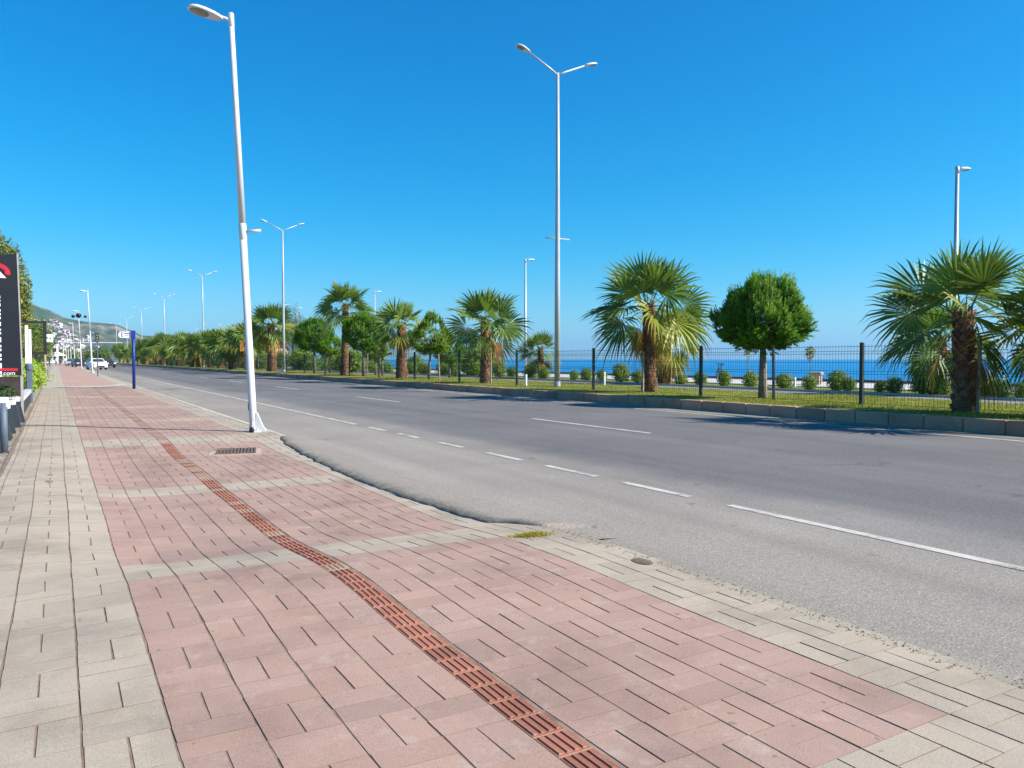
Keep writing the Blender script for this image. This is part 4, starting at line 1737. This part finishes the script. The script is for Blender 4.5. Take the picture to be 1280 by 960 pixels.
SH = [shrub_proto(50 + k, t) for k, t in enumerate(((1.25, 1.2, 0.9), (1.45, 1.3, 0.8), (0.95, 1.0, 0.9), (1.25, 1.25, 1.3)))]


def shrub(label, u, X, w, h, kind, group, Y=None, z=0.11):
    if Y is None:
        Y = on_x(u, X, z)
    t = thing('shrub', label, 'bush', (X, Y, z), u * 0.37, group)
    t.scale = (w * (0.88 + 0.24 * ((u * 7) % 10) / 10), w, h)
    obj('foliage', SH[kind][0], t)
    obj('stems', SH[kind][1], t)
    return t


gb = 'round bushes beyond the fence'
# u, X, width m, height m, kind, label
B = [
    (718, 26.6, 0.62, 0.62, 3, 'small round bush just right of the tall twin arm lamp'),
    (733, 26.2, 0.78, 0.80, 0, 'round bush left of the fence post beside the shaggy palm'),
    (752, 26.6, 0.66, 0.70, 2, 'dark bush behind the white marker post near the fence'),
    (776, 26.0, 0.98, 1.12, 0, 'largest round bush left of the shaggy palm trunk'),
    (797, 26.6, 0.70, 0.72, 2, 'dull bush half hidden by the left side of the shaggy palm trunk'),
    (827, 26.0, 0.72, 0.72, 1, 'leafy bush right of the shaggy palm trunk'),
    (851, 25.9, 0.66, 0.58, 1, 'low bush between the yellow palm and the next fence post'),
    (875, 26.2, 0.72, 0.72, 2, 'bush partly behind the fence post left of the round pine'),
    (906, 26.0, 0.66, 0.80, 0, 'upright bush beside the bicycle under the round pine'),
    (938, 26.0, 0.70, 0.78, 1, 'bush just left of the round pine trunk'),
    (980, 26.0, 0.78, 0.72, 0, 'bush just right of the round pine trunk and its stakes'),
    (1012, 25.9, 0.58, 0.66, 1, 'bush in front of the stone table'),
    (1047, 25.9, 0.80, 0.88, 0, 'bush left of the right hand fence post, larger of a pair'),
    (1061, 25.6, 0.58, 0.62, 2, 'bush left of the right hand fence post, smaller of a pair'),
    (1100, 25.8, 0.50, 0.50, 1, 'small pale bush right of the right hand fence post'),
    (1117, 25.7, 0.62, 0.66, 3, 'grey green bush left of the dark round bush'),
    (1153, 25.7, 0.82, 0.82, 2, 'dark round bush left of the orange brown palm trunk'),
    (1177, 25.5, 0.64, 0.62, 1, 'bright bush between the large palm trunk and orange brown trunk'),
    (1234, 25.6, 0.78, 0.82, 1, 'bush right of the large palm trunk, taller of a pair'),
    (1250, 25.4, 0.66, 0.66, 3, 'bush right of the large palm trunk, lower of a pair'),
    (1279, 25.5, 0.60, 0.60, 0, 'bush cut by the right edge of the view'),
    (664, 26.6, 1.05, 1.05, 3, 'bush left of the small fan palm near the tall lamp'),
    (680, 26.0, 0.72, 0.80, 0, 'bush in front of the small fan palm near the tall lamp'),
    (624, 26.2, 1.00, 1.20, 0, 'leafy bush right of the straw fronded palm trunk'),
    (640, 27.2, 0.9, 0.80, 2, 'low dull bush between the straw fronded palm and promenade lamp'),
    (596, 25.9, 1.3, 1.1, 1, 'broad bush left of the straw fronded palm trunk'),
    (568, 24.4, 0.95, 1.15, 2, 'dark upright bush right of the loose yellow green pine'),
    (555, 26.4, 1.3, 1.0, 0, 'broad low bush behind the loose yellow green pine'),
    (530, 26.0, 1.1, 1.0, 1, 'bush below the loose yellow green pine'),
    (514, 26.0, 1.1, 1.0, 0, 'bush right of the stout palm trunk'),
    (484, 26.0, 1.3, 1.0, 3, 'bush left of the stout palm trunk'),
    (465, 26.5, 1.3, 1.1, 1, 'bush between the stout palm and the bright topped pine'),
    (420, 26.5, 1.8, 1.4, 1, 'broad bush between the two round pines'),
    (405, 26.5, 1.6, 1.4, 0, 'bush right of the dark round pine trunk'),
]
for (u, X, w, h, k, lab) in B:
    shrub(lab, u, X, w, h, k, gb)
shrub('tall loose shrub rising behind the straw fronded palm', 604, 28.0, 3.0, 3.1, 3, 'tall shrubs by the promenade')
shrub('tall green shrub left of the tall loose one behind the fence', 588, 29.0, 2.3, 2.4, 0, 'tall shrubs by the promenade')
for (u, X, w, h, k, lab) in ((560, 27.5, 2.0, 1.9, 1, 'tall bright shrub behind the loose yellow green pine'), (520, 27.5, 1.9, 1.7, 3, 'tall grey green shrub right of the stout palm trunk'), (470, 28.0, 2.2, 2.2, 0, 'tall shrub between the bright topped pine and stout palm'), (444, 28.5, 2.3, 2.1, 3, 'tall grey green shrub behind the tallest palm trunk'), (414, 28.0, 2.6, 2.6, 1, 'tall yellow green shrub between the round pines'), (376, 27.5, 3.0, 2.8, 2, 'tall dark shrub left of the dark round pine trunk'), (352, 27.0, 3.0, 2.6, 0, 'tall shrub right of the pinkish palm trunk'), (328, 26.5, 3.2, 2.8, 2, 'tall dark shrub beside the white lamp pole')):
    shrub(lab, u, X, w, h, k, 'tall shrubs by the promenade')
pine('yellowish small pine in front of the tall shrub by the stout palm', 468, 21.5, pine_meshes(6, 1.0, 0.95, 1.9, 1000, 0.07, 0.1, loose=0.5, warm=0.8))
pine('bright low pine between the dark round pine and the tallest palm', 412, 21.0, pine_meshes(7, 1.25, 1.1, 2.3, 1500, 0.08, 0.0, loose=0.4, warm=0.35))
pine('green pine peeping out behind the loose yellow green pine', 562, 22.0, pine_meshes(8, 1.0, 1.0, 1.7, 1000, 0.07, 0.0, loose=0.5, warm=0.3))
rb = random.Random(77)
for k in range(24):
    Y = 66 + k * 8.5 + rb.uniform(-1.5, 1.5)
    shrub('distant dense shrub in the dark hedge row behind the verge palms', 300, 23.0 + rb.uniform(-1.5, 2.5), rb.uniform(2.4, 3.6), rb.uniform(1.8, 2.7), rb.choice((0, 2, 3)), 'dense shrubs under the distant palms', Y=Y)


def broad_tree(label, loc, h, rx, rz, seed, tint, n, s, group, dry=0.0, tr=0.16, name='broadleaf_tree', lumps=0.3):
    t = thing(name, label, 'tree', loc, 0, group)
    mb = leafy(seed, rx, rx, rz, n, s, h - rz, tint, lumps, dry)
    tk = MB()
    tk.tube([(0, 0, -0.2), (0.05, 0, h * 0.4), (0, 0.05, h * 0.75)], [tr, tr * 0.75, tr * 0.3], 9)
    r = random.Random(seed)
    for k in range(7):
        th = k * 2.4
        e = Vector((math.cos(th) * rx * .7, math.sin(th) * rx * .7, rz * .6))
        s0 = Vector((0.03, 0, h * r.uniform(.4, .65)))
        tk.tube([s0, s0 + e * .5, s0 + e], [tr * .4, tr * .25, tr * .08], 5)
    tk.build('trunk', M['pine_bark'], t, True)
    mb.build('crown', M['bush'], t)
    return t


broad_tree('tall grey green tree behind the pinkish palm and white lamp', (27.5, on_x(366, 27.5, 0), 0.1), 8.2, 2.0, 3.3, 5, (0.62, 0.62, 0.85), 5200, 0.10, 'trees behind the fence')
broad_tree('green tree between the pinkish palm and dark round pine', (26.0, on_x(384, 26.0, 0), 0.1), 5.6, 1.9, 2.2, 6, (0.6, 0.66, 0.6), 4200, 0.10, 'trees behind the fence')
gl = 'trees along the left frontage'
broad_tree('tall olive brown conifer rising behind the dark advertising panel', (-2.75, 46.5, 0), 7.9, 1.75, 3.7, 7, (0.95, 0.74, 0.5), 24000, 0.095, gl, dry=0.08, name='conifer_tree', lumps=0.14)
broad_tree('grey green tree below the conifer beside the black frame', (-2.6, 52, 0), 4.9, 2.3, 2.3, 8, (0.62, 0.68, 0.9), 7000, 0.09, gl)
broad_tree('dark green tree behind the black billboard frame', (-3.0, 66, 0), 5.2, 2.6, 2.6, 9, (0.7, 0.62, 0.5), 6500, 0.11, gl, dry=0.06)
broad_tree('narrow green tree beyond the white shop board', (-1.75, 104, 0), 6.0, 1.8, 2.9, 10, (0.7, 0.75, 0.6), 4200, 0.13, gl)
broad_tree('far dark tree above the stall roof', (-2.5, 128, 0), 6.0, 2.2, 2.6, 11, (0.5, 0.6, 0.5), 3200, 0.15, gl)
hb = leafy(12, 0.85, 1.7, 0.62, 5200, 0.055, 0.68, (1.9, 1.75, 0.8), 0.28)
t = thing('hedge', 'bright yellow green leafy hedge bulging toward the pavement', 'hedge', (-1.12, 33.0, 0))
t.scale = (1.05, 1.1, 1.12)
hb.build('foliage', M['bush'], t)
p = MB()
for k in range(9):
    yy = -1.4 + 0.35 * k
    p.tube([(0, yy, -0.1), (0.1, yy + .05, 0.7)], [0.03, 0.012], 5)
p.build('stems', M['pine_bark'], t)
hb = leafy(13, 0.95, 1.2, 0.62, 3800, 0.055, 0.72, (1.75, 1.7, 0.8), 0.28)
t = thing('hedge', 'bright green leafy hedge just beyond the dark board wall', 'hedge', (-1.9, 31.2, 0))
t.scale = (1.1, 1.1, 1.15)
hb.build('foliage', M['bush'], t)
p = MB()
for k in range(6):
    yy = -1.0 + 0.35 * k
    p.tube([(0, yy, -0.1), (0.1, yy + .05, 0.7)], [0.03, 0.012], 5)
p.build('stems', M['pine_bark'], t)

# stakes and marker posts
for (u, X, h, mk_, lab) in ((967, 18.05, 1.62, 'stake_dark', 'dark square tree stake right of the round pine trunk'), (957.5, 18.9, 1.5, 'timber', 'pale leaning stake touching the round pine trunk'), (1222, 17.5, 1.75, 'timber', 'pale timber stake against the large right hand palm'), (803.5, 18.2, 1.5, 'timber', 'weathered stake in front of the shaggy palm trunk'), (613.5, 18.2, 1.75, 'timber', 'pale stake right of the straw fronded palm trunk'), (549.5, 18.3, 1.5, 'timber', 'grey stake right of the loose pine'), (459, 18.3, 1.6, 'timber', 'pale leaning stake right of the bright topped pine trunk')):
    t = MB()
    t.bbox((-0.035, -0.035, -0.1), (0.035, 0.035, h), 0.008)
    o = t.build('tree_stake', M[mk_])
    o.location = (X, on_x(u, X, .15), 0.13)
    o.rotation_euler = (R(rp.uniform(-2, 2)), R(rp.uniform(-2, 2)), rp.uniform(0, 1))
    tag(o, lab, 'stake', 'tree stakes in the verge')
for (u, X, h, lab) in ((657.5, 18.0, 0.55, 'short white marker post left of the tall twin arm lamp'), (755.5, 22.3, 0.62, 'short white marker post right of the fence post by the shaggy palm'), (993.5, 28.4, 0.42, 'small white marker post right of the round pine'), (352, 16.7, 0.5, 'white marker post near the kerb right of the white lamp')):
    t = MB()
    t.bbox((-0.045, -0.045, -0.1), (0.045, 0.045, h), 0.015)
    o = t.build('marker_post', M['sign_white'])
    o.location = (X, on_x(u, X, .12), 0.12)
    tag(o, lab, 'marker post', 'white marker posts')


# ------------------------------------------------------------------ promenade bits
def bicycle(label, loc, rz, mat):
    t = thing('bicycle', label, 'bicycle', loc, rz, 'bicycles on the promenade')
    for x in (-0.52, 0.52):
        w = MB()
        n = 22
        w.tube([(x + 0.32 * math.cos(2 * PI * k / n), 0, 0.34 + 0.32 * math.sin(2 * PI * k / n)) for k in range(n + 1)], 0.022, 6, caps=False)
        o = w.build('wheel', M['rubber'], t)
        s = MB()
        for k in range(8):
            a = PI * k / 8
            s.tube([(x + 0.31 * math.cos(a), 0, 0.34 + 0.31 * math.sin(a)), (x - 0.31 * math.cos(a), 0, 0.34 - 0.31 * math.sin(a))], 0.004, 4)
        s.build('spokes', M['rim'], o)
    f = MB()
    bb, hd, st, ra, fa = (-0.08, 0, 0.32), (0.36, 0, 0.80), (-0.20, 0, 0.80), (-0.52, 0, 0.34), (0.52, 0, 0.34)
    for a, b in ((bb, hd), (bb, st), (st, (0.33, 0, 0.74)), (st, ra), (bb, ra), (hd, fa), (st, (-0.24, 0, 0.92)), (hd, (0.33, 0, 1.0))):
        f.tube([a, b], 0.022, 8)
    f.build('frame', mat, t)
    h = MB()
    h.tube([(0.26, -0.28, 1.0), (0.34, -0.1, 1.02), (0.34, 0.1, 1.02), (0.26, 0.28, 1.0)], 0.016, 6)
    h.build('handlebar', M['black'], t)
    h = MB()
    h.prism([(-0.40, -0.07), (-0.40, 0.07), (-0.2, 0.05), (-0.08, 0.0), (-0.2, -0.05)], 'z', 0.92, 0.98)
    h.build('saddle', M['black'], t)


bicycle('dark bicycle parked on the promenade left of the round pine', (30.6, on_x(900, 30.6, .1), 0.1), 1.0, M['stake_dark'])
bicycle('bicycle standing on the promenade left of a fence post', (31.0, on_x(836, 31.0, .1), 0.1), 1.15, M['slate'])
t = thing('stone_table', 'pale stone table on the promenade behind a bush', 'table', (32.2, on_x(1020, 32.2, .1), 0.1), 0.5)
p = MB()
p.bbox((-0.48, -0.30, 0.50), (0.48, 0.30, 0.62), 0.03)
p.build('table_top', M['stone'], t)
for x in (-0.32, 0.32):
    p = MB()
    p.bbox((x - 0.10, -0.22, -0.05), (x + 0.10, 0.22, 0.498), 0.02)
    p.build('leg', M['stone'], t)
gs = 'young trees on the promenade'
broad_tree('thin sapling behind the stone table with a small brown crown', (34.0, on_x(1012, 34.0, .1), 0.1), 2.0, 0.28, 0.38, 61, (0.8, 0.6, 0.7), 260, 0.06, gs, dry=0.4, tr=0.03)
broad_tree('thin sapling right of the yellow palm on the promenade', (34.0, on_x(855, 34.0, .1), 0.1), 1.7, 0.28, 0.35, 62, (0.5, 0.55, 0.6), 240, 0.06, gs, tr=0.03)
broad_tree('thin leafless looking sapling left of the round pine trunk', (34.0, on_x(934, 34.0, .1), 0.1), 2.0, 0.22, 0.35, 63, (0.5, 0.4, 0.5), 120, 0.06, gs, dry=0.4, tr=0.03)


# ------------------------------------------------------------------ cars and people far down the pavement
def car(label, paint, loc, rz, group='cars parked along the kerb', tall=1.0):
    t = thing('parked_car', label, 'car', loc, rz, group)
    # side profile along x (front +x), y is half width
    prof = [(-2.15, 0.32), (-2.2, 0.62), (-2.12, 0.95), (-1.95, 1.05), (-1.55, 1.50), (-1.2, 1.60), (0.25, 1.60), (0.55, 1.52), (1.05, 1.08), (1.95, 0.96), (2.18, 0.75), (2.2, 0.45), (2.1, 0.30)]
    secs = [(-0.90, 0.10, 0.88), (-0.84, 0.0, 1.0), (0.84, 0.0, 1.0), (0.90, 0.10, 0.88)]
    mb = MB()
    vs, fs = [], []
    n = len(prof)
    for y, inset, k in secs:
        for x, z in prof:
            zz = z * tall if z > 1.0 else z
            yy = y
            if z > 1.0:
                yy = y * (1 - 0.22 * (z - 1.0) / 0.6)
            vs.append((x * (1 - inset * 0.25), yy, 0.6 + (zz - 0.6) * (1 - inset * .4)))
    for s in range(len(secs) - 1):
        for k in range(n):
            fs.append((s * n + k, s * n + (k + 1) % n, (s + 1) * n + (k + 1) % n, (s + 1) * n + k))
    fs.append(tuple(range(n)))
    fs.append(tuple(range(4 * n - 1, 3 * n - 1, -1)))
    mb.mesh(vs, fs)
    mb.build('body', paint, t)
    h = 1.52 * tall
    w = MB()
    for s in (-1, 1):
        w.face([(-1.6, s * 0.895, 1.06), (0.92, s * 0.895, 1.06), (0.40, s * 0.80, h - .06), (-1.35, s * 0.80, h - .06)])
    w.build('side_windows', M['win_dark'], t)
    w = MB()
    w.face([(1.05, -0.72, 1.13), (1.05, 0.72, 1.13), (0.60, 0.64, h - .02), (0.60, -0.64, h - .02)])
    w.build('windscreen', M['win_dark'], t)
    w = MB()
    w.face([(-1.97, -0.70, 1.12), (-1.97, 0.70, 1.12), (-1.62, 0.62, h - .05), (-1.62, -0.62, h - .05)])
    w.build('rear_window', M['win_dark'], t)
    for x in (-1.32, 1.35):
        for s in (-1, 1):
            q = MB()
            q.tube([(x, s * 0.72, 0.33), (x, s * 0.93, 0.33)], 0.33, 18)
            o = q.build('wheel', M['rubber'], t)
            q = MB()
            q.tube([(x, s * 0.925, 0.33), (x, s * 0.945, 0.33)], 0.21, 14)
            q.build('rim', M['rim'], o)
    for s in (-1, 1):
        q = MB()
        q.bbox((2.06, s * 0.62 - 0.2, 0.70), (2.215, s * 0.62 + 0.2, 0.88), 0.02)
        q.build('headlight', M['lens'], t)
        q = MB()
        q.bbox((-2.23, s * 0.68 - 0.13, 0.72), (-2.08, s * 0.68 + 0.13, 1.0), 0.02)
        q.build('tail_light', M['lens_red'], t)
        q = MB()
        q.bbox((0.75, s * 0.98 - 0.08, 1.05), (0.95, s * 0.98 + 0.08, 1.2), 0.03)
        q.build('mirror', paint, t)
    q = MB()
    q.bbox((2.14, -0.5, 0.38), (2.225, 0.5, 0.58), 0.02)
    q.build('grille', M['black'], t)
    return t


car('white car parked at an angle behind the second lamp', M['car_white'], (4.9, 122, ROAD_Z), R(-79))
car('dark red brown car behind the third pavement lamp', M['car_dark'], (3.6, 158, ROAD_Z), R(-80))
car('silver car further along the kerb, left of the dark car', M['car_silver'], (2.9, 186, ROAD_Z), R(-100))
car('dark car behind the white car at the road side', M['car_dark'], (7.4, 150, ROAD_Z), R(-70))


def person(label, loc, rz, top, legs, stride):
    t = thing('person', label, 'person', loc, rz, 'people walking far down the pavement')
    V = [(0, 0, 0.95), (0, 0.01, 1.2), (0, 0, 1.42), (0, 0.01, 1.52), (0, 0.02, 1.66),
         (0.1, 0, 0.90), (0.11, stride, 0.50), (0.11, stride * 1.3 - 0.04, 0.08), (0.11, stride * 1.3 + 0.13, 0.04),
         (-0.1, 0, 0.90), (-0.11, -stride * .6, 0.50), (-0.11, -stride * 1.5 - 0.02, 0.10), (-0.11, -stride * 1.5 + 0.12, 0.04),
         (0.19, 0, 1.40), (0.25, -0.08, 1.12), (0.24, 0.02, 0.87), (-0.19, 0, 1.40), (-0.25, 0.06, 1.12), (-0.24, 0.16, 0.89)]
    E_ = [(0, 1), (1, 2), (2, 3), (3, 4), (0, 5), (5, 6), (6, 7), (7, 8), (0, 9), (9, 10), (10, 11), (11, 12), (2, 13), (13, 14), (14, 15), (2, 16), (16, 17), (17, 18)]
    Rr = [(.15, .11), (.13, .10), (.15, .10), (.055, .055), (.085, .10), (.09, .09), (.06, .06), (.04, .045), (.035, .03), (.09, .09), (.06, .06), (.04, .045), (.035, .03), (.055, .055), (.042, .042), (.035, .03), (.055, .055), (.042, .042), (.035, .03)]
    me = bpy.data.meshes.new('body')
    me.from_pydata(V, E_, [])
    o = bpy.data.objects.new('body_tmp', me)
    COL.objects.link(o)
    sk = o.modifiers.new('skin', 'SKIN')
    for i, rr in enumerate(Rr):
        me.skin_vertices[0].data[i].radius = rr
    me.skin_vertices[0].data[0].use_root = True
    sb = o.modifiers.new('sub', 'SUBSURF')
    sb.levels = 1
    sb.render_levels = 1
    dg = bpy.context.evaluated_depsgraph_get()
    em = bpy.data.meshes.new_from_object(o.evaluated_get(dg))
    bpy.data.objects.remove(o)
    em.name = 'body'
    em.materials.clear()
    for m in (M['skin'], top, legs, M['hair']):
        em.materials.append(m)
    for p in em.polygons:
        c = p.center
        p.use_smooth = True
        if c.z > 1.50:
            p.material_index = 3 if (c.z > 1.68 or c.y < -0.03) else 0
        elif c.z > 0.93 and not (abs(c.x) > 0.2 and c.z < 1.1):
            p.material_index = 1
        elif abs(c.x) > 0.19 and c.z > 0.75:
            p.material_index = 0
        else:
            p.material_index = 2
    obj('body', em, t)


person('person in dark clothes walking nearest the stall', (-1.05, 172, 0), 0.3, M['cloth_dark'], M['cloth_dark'], 0.18)
person('person in a white top walking beside the dark clothed one', (0.05, 180, 0), 2.9, M['cloth_white'], M['cloth_dark'], 0.14)
person('person in a blue top in the middle of the pavement', (0.75, 188, 0), 0.1, M['cloth_blue'], M['cloth_dark'], 0.2)
person('person in a white top and dark trousers near the silver car', (1.7, 196, 0), 3.2, M['cloth_white'], M['cloth_blue'], 0.12)

# far buildings at the end of the street
t = thing('white_tent', 'white market awning over the far end of the pavement', 'awning', (0.4, 262, 0))
p = MB()
p.prism([(-2.3, 2.4), (0, 3.6), (2.5, 2.4)], 'y', -4, 4)
p.build('canopy', M['sign_white'], t)
for x in (-2.1, 2.3):
    for y in (-3.8, 3.8):
        p = MB()
        p.tube([(x, y, -.1), (x, y, 2.4)], 0.06, 6)
        p.build('post', M['sign_white'], t)


def house(label, loc, sx, sy, sz, wall, roofm, group, rz=0.0, name='house', flat=True):
    t = thing(name, label, 'building', loc, rz, group)
    p = MB()
    p.box((-sx, -sy, -3), (sx, sy, sz))
    p.build('wall', wall, t)
    p = MB()
    if flat:
        p.bbox((-sx - .2, -sy - .2, sz), (sx + .2, sy + .2, sz + 0.35), 0.08)
    else:
        p.prism([(-sx - .4, sz), (sx + .4, sz), (0, sz + sx * .6)], 'y', -sy - .4, sy + .4)
    p.build('roof', roofm, t)
    n = max(2, int(sx))
    for k in range(n):
        for fl in range(max(1, int(sz / 3))):
            q = MB()
            x = -sx + (k + .5) * 2 * sx / n
            q.box((x - .5, -sy - .03, 1.0 + 3 * fl), (x + .5, -sy + .02, 2.3 + 3 * fl))
            q.build('window', M['win_dark'], t)
    return t


gh = 'buildings at the far end of the street'
house('long white flat roofed building across the far end of the road', (6.5, 420, 0), 13, 4, 4.6, M['house'], M['house'], gh)
house('white block at the far end of the pavement behind the lamps', (-2.5, 330, 0), 3.4, 5, 6.4, M['house'], M['sign_white'], gh)
house('taller pale block left of the far white awning', (-9.5, 300, 0), 4.0, 6, 7.5, M['house'], M['roof'], gh, flat=False)
house('pink rendered low house glimpsed behind the distant palms', (31.5, 136, 0.1), 2.4, 2.5, 3.4, M['pink_wall'], M['roof'], 'low buildings behind the verge palms', 0.4, flat=False)
t = thing('overhead_gantry', 'thin pale gantry bar spanning the far end of the road', 'gantry', (6, 300, 0))
p = MB()
p.box((-4.0, -0.1, 7.0), (14.0, 0.1, 7.2))
p.build('beam', M['white_metal'], t)
for x in (-3.8, 13.8):
    p = MB()
    p.tube([(x, 0, -.1), (x, 0, 6.9)], 0.14, 8)
    p.build('post', M['white_metal'], t)
for k, (x, Y) in enumerate(((9.5, 300), (12.8, 280), (5.0, 330), (1.8, 345), (14.5, 320))):
    broad_tree('far tree in the planted strip before the white building, %s from the left' % ('third', 'fourth', 'second', 'first', 'fifth')[k], (x, Y, -0.1), 5.4, 3.0, 2.5, 70 + k, (0.7, 0.72, 0.6), 1800, 0.25, 'trees at the far end of the road')


# ------------------------------------------------------------------ hills
def hill_profile(u):
    pts = [(-420, 372), (-200, 368), (-60, 366), (20, 372), (50, 383), (64, 388), (80, 396), (95, 400), (112, 402.5), (130, 404), (148, 405.5), (157, 410), (168, 414), (178, 419.5), (200, 420.5), (214, 423), (228, 428), (250, 436), (285, 448), (330, 452)]
    if u <= pts[0][0]:
        return pts[0][1]
    for (a, va), (b, vb) in zip(pts[:-1], pts[1:]):
        if a <= u <= b:
            return va + (vb - va) * (u - a) / (b - a)
    return 452


UPV = Vector((sy_ * sp_, cy_ * sp_, cp_))
HILL_D = 4300.0


def hill_height(u):
    v = hill_profile(u)
    d = FWD + RIGHT * ((u - 640) / F_PX) + UPV * ((480 - v) / F_PX)
    return CAM_H + d.z * HILL_D / Vector((d.x, d.y)).length


def hills():
    mb = MB()
    us = [-420 + 3.0 * k for k in range(251)]
    rows = [(-0.30, 0.0), (-0.24, 0.12), (-0.19, 0.28), (-0.15, 0.42), (-0.11, 0.56), (-0.07, 0.74), (-0.03, 0.92), (0.0, 1.0), (0.06, 0.93), (0.25, 0.6), (0.6, 0.0)]
    vs = []
    for dd, hf in rows:
        for u in us:
            d = FWD + RIGHT * ((u - 640) / F_PX)
            h2 = Vector((d.x, d.y)).normalized()
            D = HILL_D * (1 + dd)
            H = max(0.0, hill_height(u))
            rough = 0.10 * mnoise.noise(Vector((u * 0.03, dd * 14, 2))) + 0.06 * mnoise.noise(Vector((u * 0.1, dd * 30, 5)))
            z = H * max(0, hf + (rough if 0 < hf < 1 else 0)) - (6 if hf == 0 else 0)
            z += (1.2 * mnoise.noise(Vector((u * 0.6, 0, 1))) if hf == 1.0 else 0)
            vs.append((h2.x * D, h2.y * D, z))
    n = len(us)
    fs = [(a * n + b, a * n + b + 1, (a + 1) * n + b + 1, (a + 1) * n + b) for a in range(len(rows) - 1) for b in range(n - 1)]
    mb.mesh(vs, fs)
    me = mb.data('hills', M['hill'], True)
    struct(obj('hills', me))
    return rows


hrows = hills()
# houses on the hillside
rh = random.Random(90)


def hill_surface(u, dd):
    d = FWD + RIGHT * ((u - 640) / F_PX)
    h2 = Vector((d.x, d.y)).normalized()
    H = max(0, hill_height(u))
    for (a, ha), (b, hb_) in zip(hrows[:-1], hrows[1:]):
        if a <= dd <= b:
            hf = ha + (hb_ - ha) * (dd - a) / (b - a)
    D = HILL_D * (1 + dd)
    return Vector((h2.x * D, h2.y * D, H * hf))


def hill_house(proto=None):
    t = thing('hillside_house', 'small white house among many on the hazy hillside', 'house', (0, 0, 0), 0, 'white houses on the hillside')
    p = MB()
    p.box((-7, -5, -6), (7, 5, 9))
    p.box((-6, -4, 9), (3, 4.4, 13))
    p.build('wall', M['house'], t)
    p = MB()
    p.prism([(-7.6, 13), (4.6, 13), (-1.5, 16)], 'y', -4.8, 5.2)
    p.build('roof', M['roof'], t)
    for k in range(4):
        for fl in range(2):
            q = MB()
            q.box((-6.2 + 3.4 * k, -5.15, 1 + 4 * fl), (-4.2 + 3.4 * k, -4.9, 3.4 + 4 * fl))
            q.build('window', M['win_dark'], t)
    return t


hp = hill_house()
hp.location = hill_surface(72, -0.10)
hp.rotation_euler = (0, 0, -0.3)
for k in range(95):
    u = rh.triangular(45, 126, 68)
    dd = rh.uniform(-0.24, -0.05 - 0.0008 * (u - 45))
    if u > 88 and dd > -0.12 and rh.random() < 0.5:
        dd -= 0.08
    s = rh.uniform(0.55, 1.35)
    dup(hp, hill_surface(u, dd) - Vector((0, 0, 1)), rh.uniform(-0.8, 0.6), None, (s * rh.uniform(.8, 1.5), s, s * rh.uniform(.7, 1.1)))


# ------------------------------------------------------------------ light
SUN_EL = R(35)
SUN_AZ = math.atan2(0.74, -0.67)      # from +Y toward +X
sdir = Vector((math.sin(SUN_AZ) * math.cos(SUN_EL), math.cos(SUN_AZ) * math.cos(SUN_EL), math.sin(SUN_EL)))
sd = bpy.data.lights.new('sun', 'SUN')
sd.energy = 5.0
sd.angle = R(0.55)
sd.color = (1.0, 0.93, 0.82)
so = bpy.data.objects.new('sun', sd)
COL.objects.link(so)
so.rotation_euler = (-sdir).to_track_quat('-Z', 'Y').to_euler()
so.location = (20, -20, 40)

w = bpy.data.worlds.new('World')
sc.world = w
w.use_nodes = True
nt = w.node_tree
for n in list(nt.nodes):
    nt.nodes.remove(n)
g = NT(nt)
sky = g.n('ShaderNodeTexSky', sky_type='NISHITA')
sky.sun_disc = False
sky.sun_elevation = SUN_EL
sky.sun_rotation = SUN_AZ
sky.altitude = 0
sky.air_density = 1.0
sky.dust_density = 0.3
sky.ozone_density = 4.0
hs = g.n('ShaderNodeHueSaturation')
hs.inputs['Saturation'].default_value = 1.25
g.l(sky.outputs[0], hs.inputs['Color'])
bg = g.n('ShaderNodeBackground')
bg.inputs['Strength'].default_value = 0.12
sepc = g.n('ShaderNodeSeparateColor')
g.l(hs.outputs[0], sepc.inputs[0])
cmbc = g.n('ShaderNodeCombineColor')
EXPO = 1.85
for ch, (gain, pw, sh, k2) in enumerate(((4.0, 2.65, 1.75, 1.0), (1.28, 1.0, 0.35, 1.15), (1.50, 0.95, 0.30, 1.22))):
    cc = g.math('MULTIPLY', sepc.outputs[ch], 0.12)
    cc = g.math('POWER', cc, pw)
    cc = g.math('MULTIPLY', cc, gain)
    cc = g.math('DIVIDE', cc, g.math('ADD', g.math('MULTIPLY', cc, sh), 1.0))
    cc = g.math('MULTIPLY', cc, k2 / EXPO / 0.12)
    g.l(cc, cmbc.inputs[ch])
g.l(cmbc.outputs[0], bg.inputs['Color'])
ow = g.n('ShaderNodeOutputWorld')
g.l(bg.outputs[0], ow.inputs[0])

# ------------------------------------------------------------------ haze
USE_HAZE = True
if USE_HAZE:
    m, nt, out = mat_new('haze')
    g = NT(nt)
    v = g.n('ShaderNodeVolumePrincipled')
    v.inputs['Color'].default_value = (0.34, 0.62, 1.0, 1)
    v.inputs['Density'].default_value = 0.00006
    v.inputs['Anisotropy'].default_value = 0.2
    g.l(v.outputs[0], out.inputs['Volume'])
    hb_ = MB()
    hb_.box((-16000, -16000, -9), (16000, 16000, 400))
    struct(hb_.build('haze', m), 'stuff')

vs_ = sc.view_settings
sc.display_settings.display_device = 'sRGB'
vs_.view_transform = 'Standard'
vs_.look = 'None'
vs_.exposure = 0.89
vs_.gamma = 1.0
sc.cycles.max_bounces = 6
sc.cycles.transparent_max_bounces = 8
sc.render.resolution_x = 1024
sc.render.resolution_y = 768
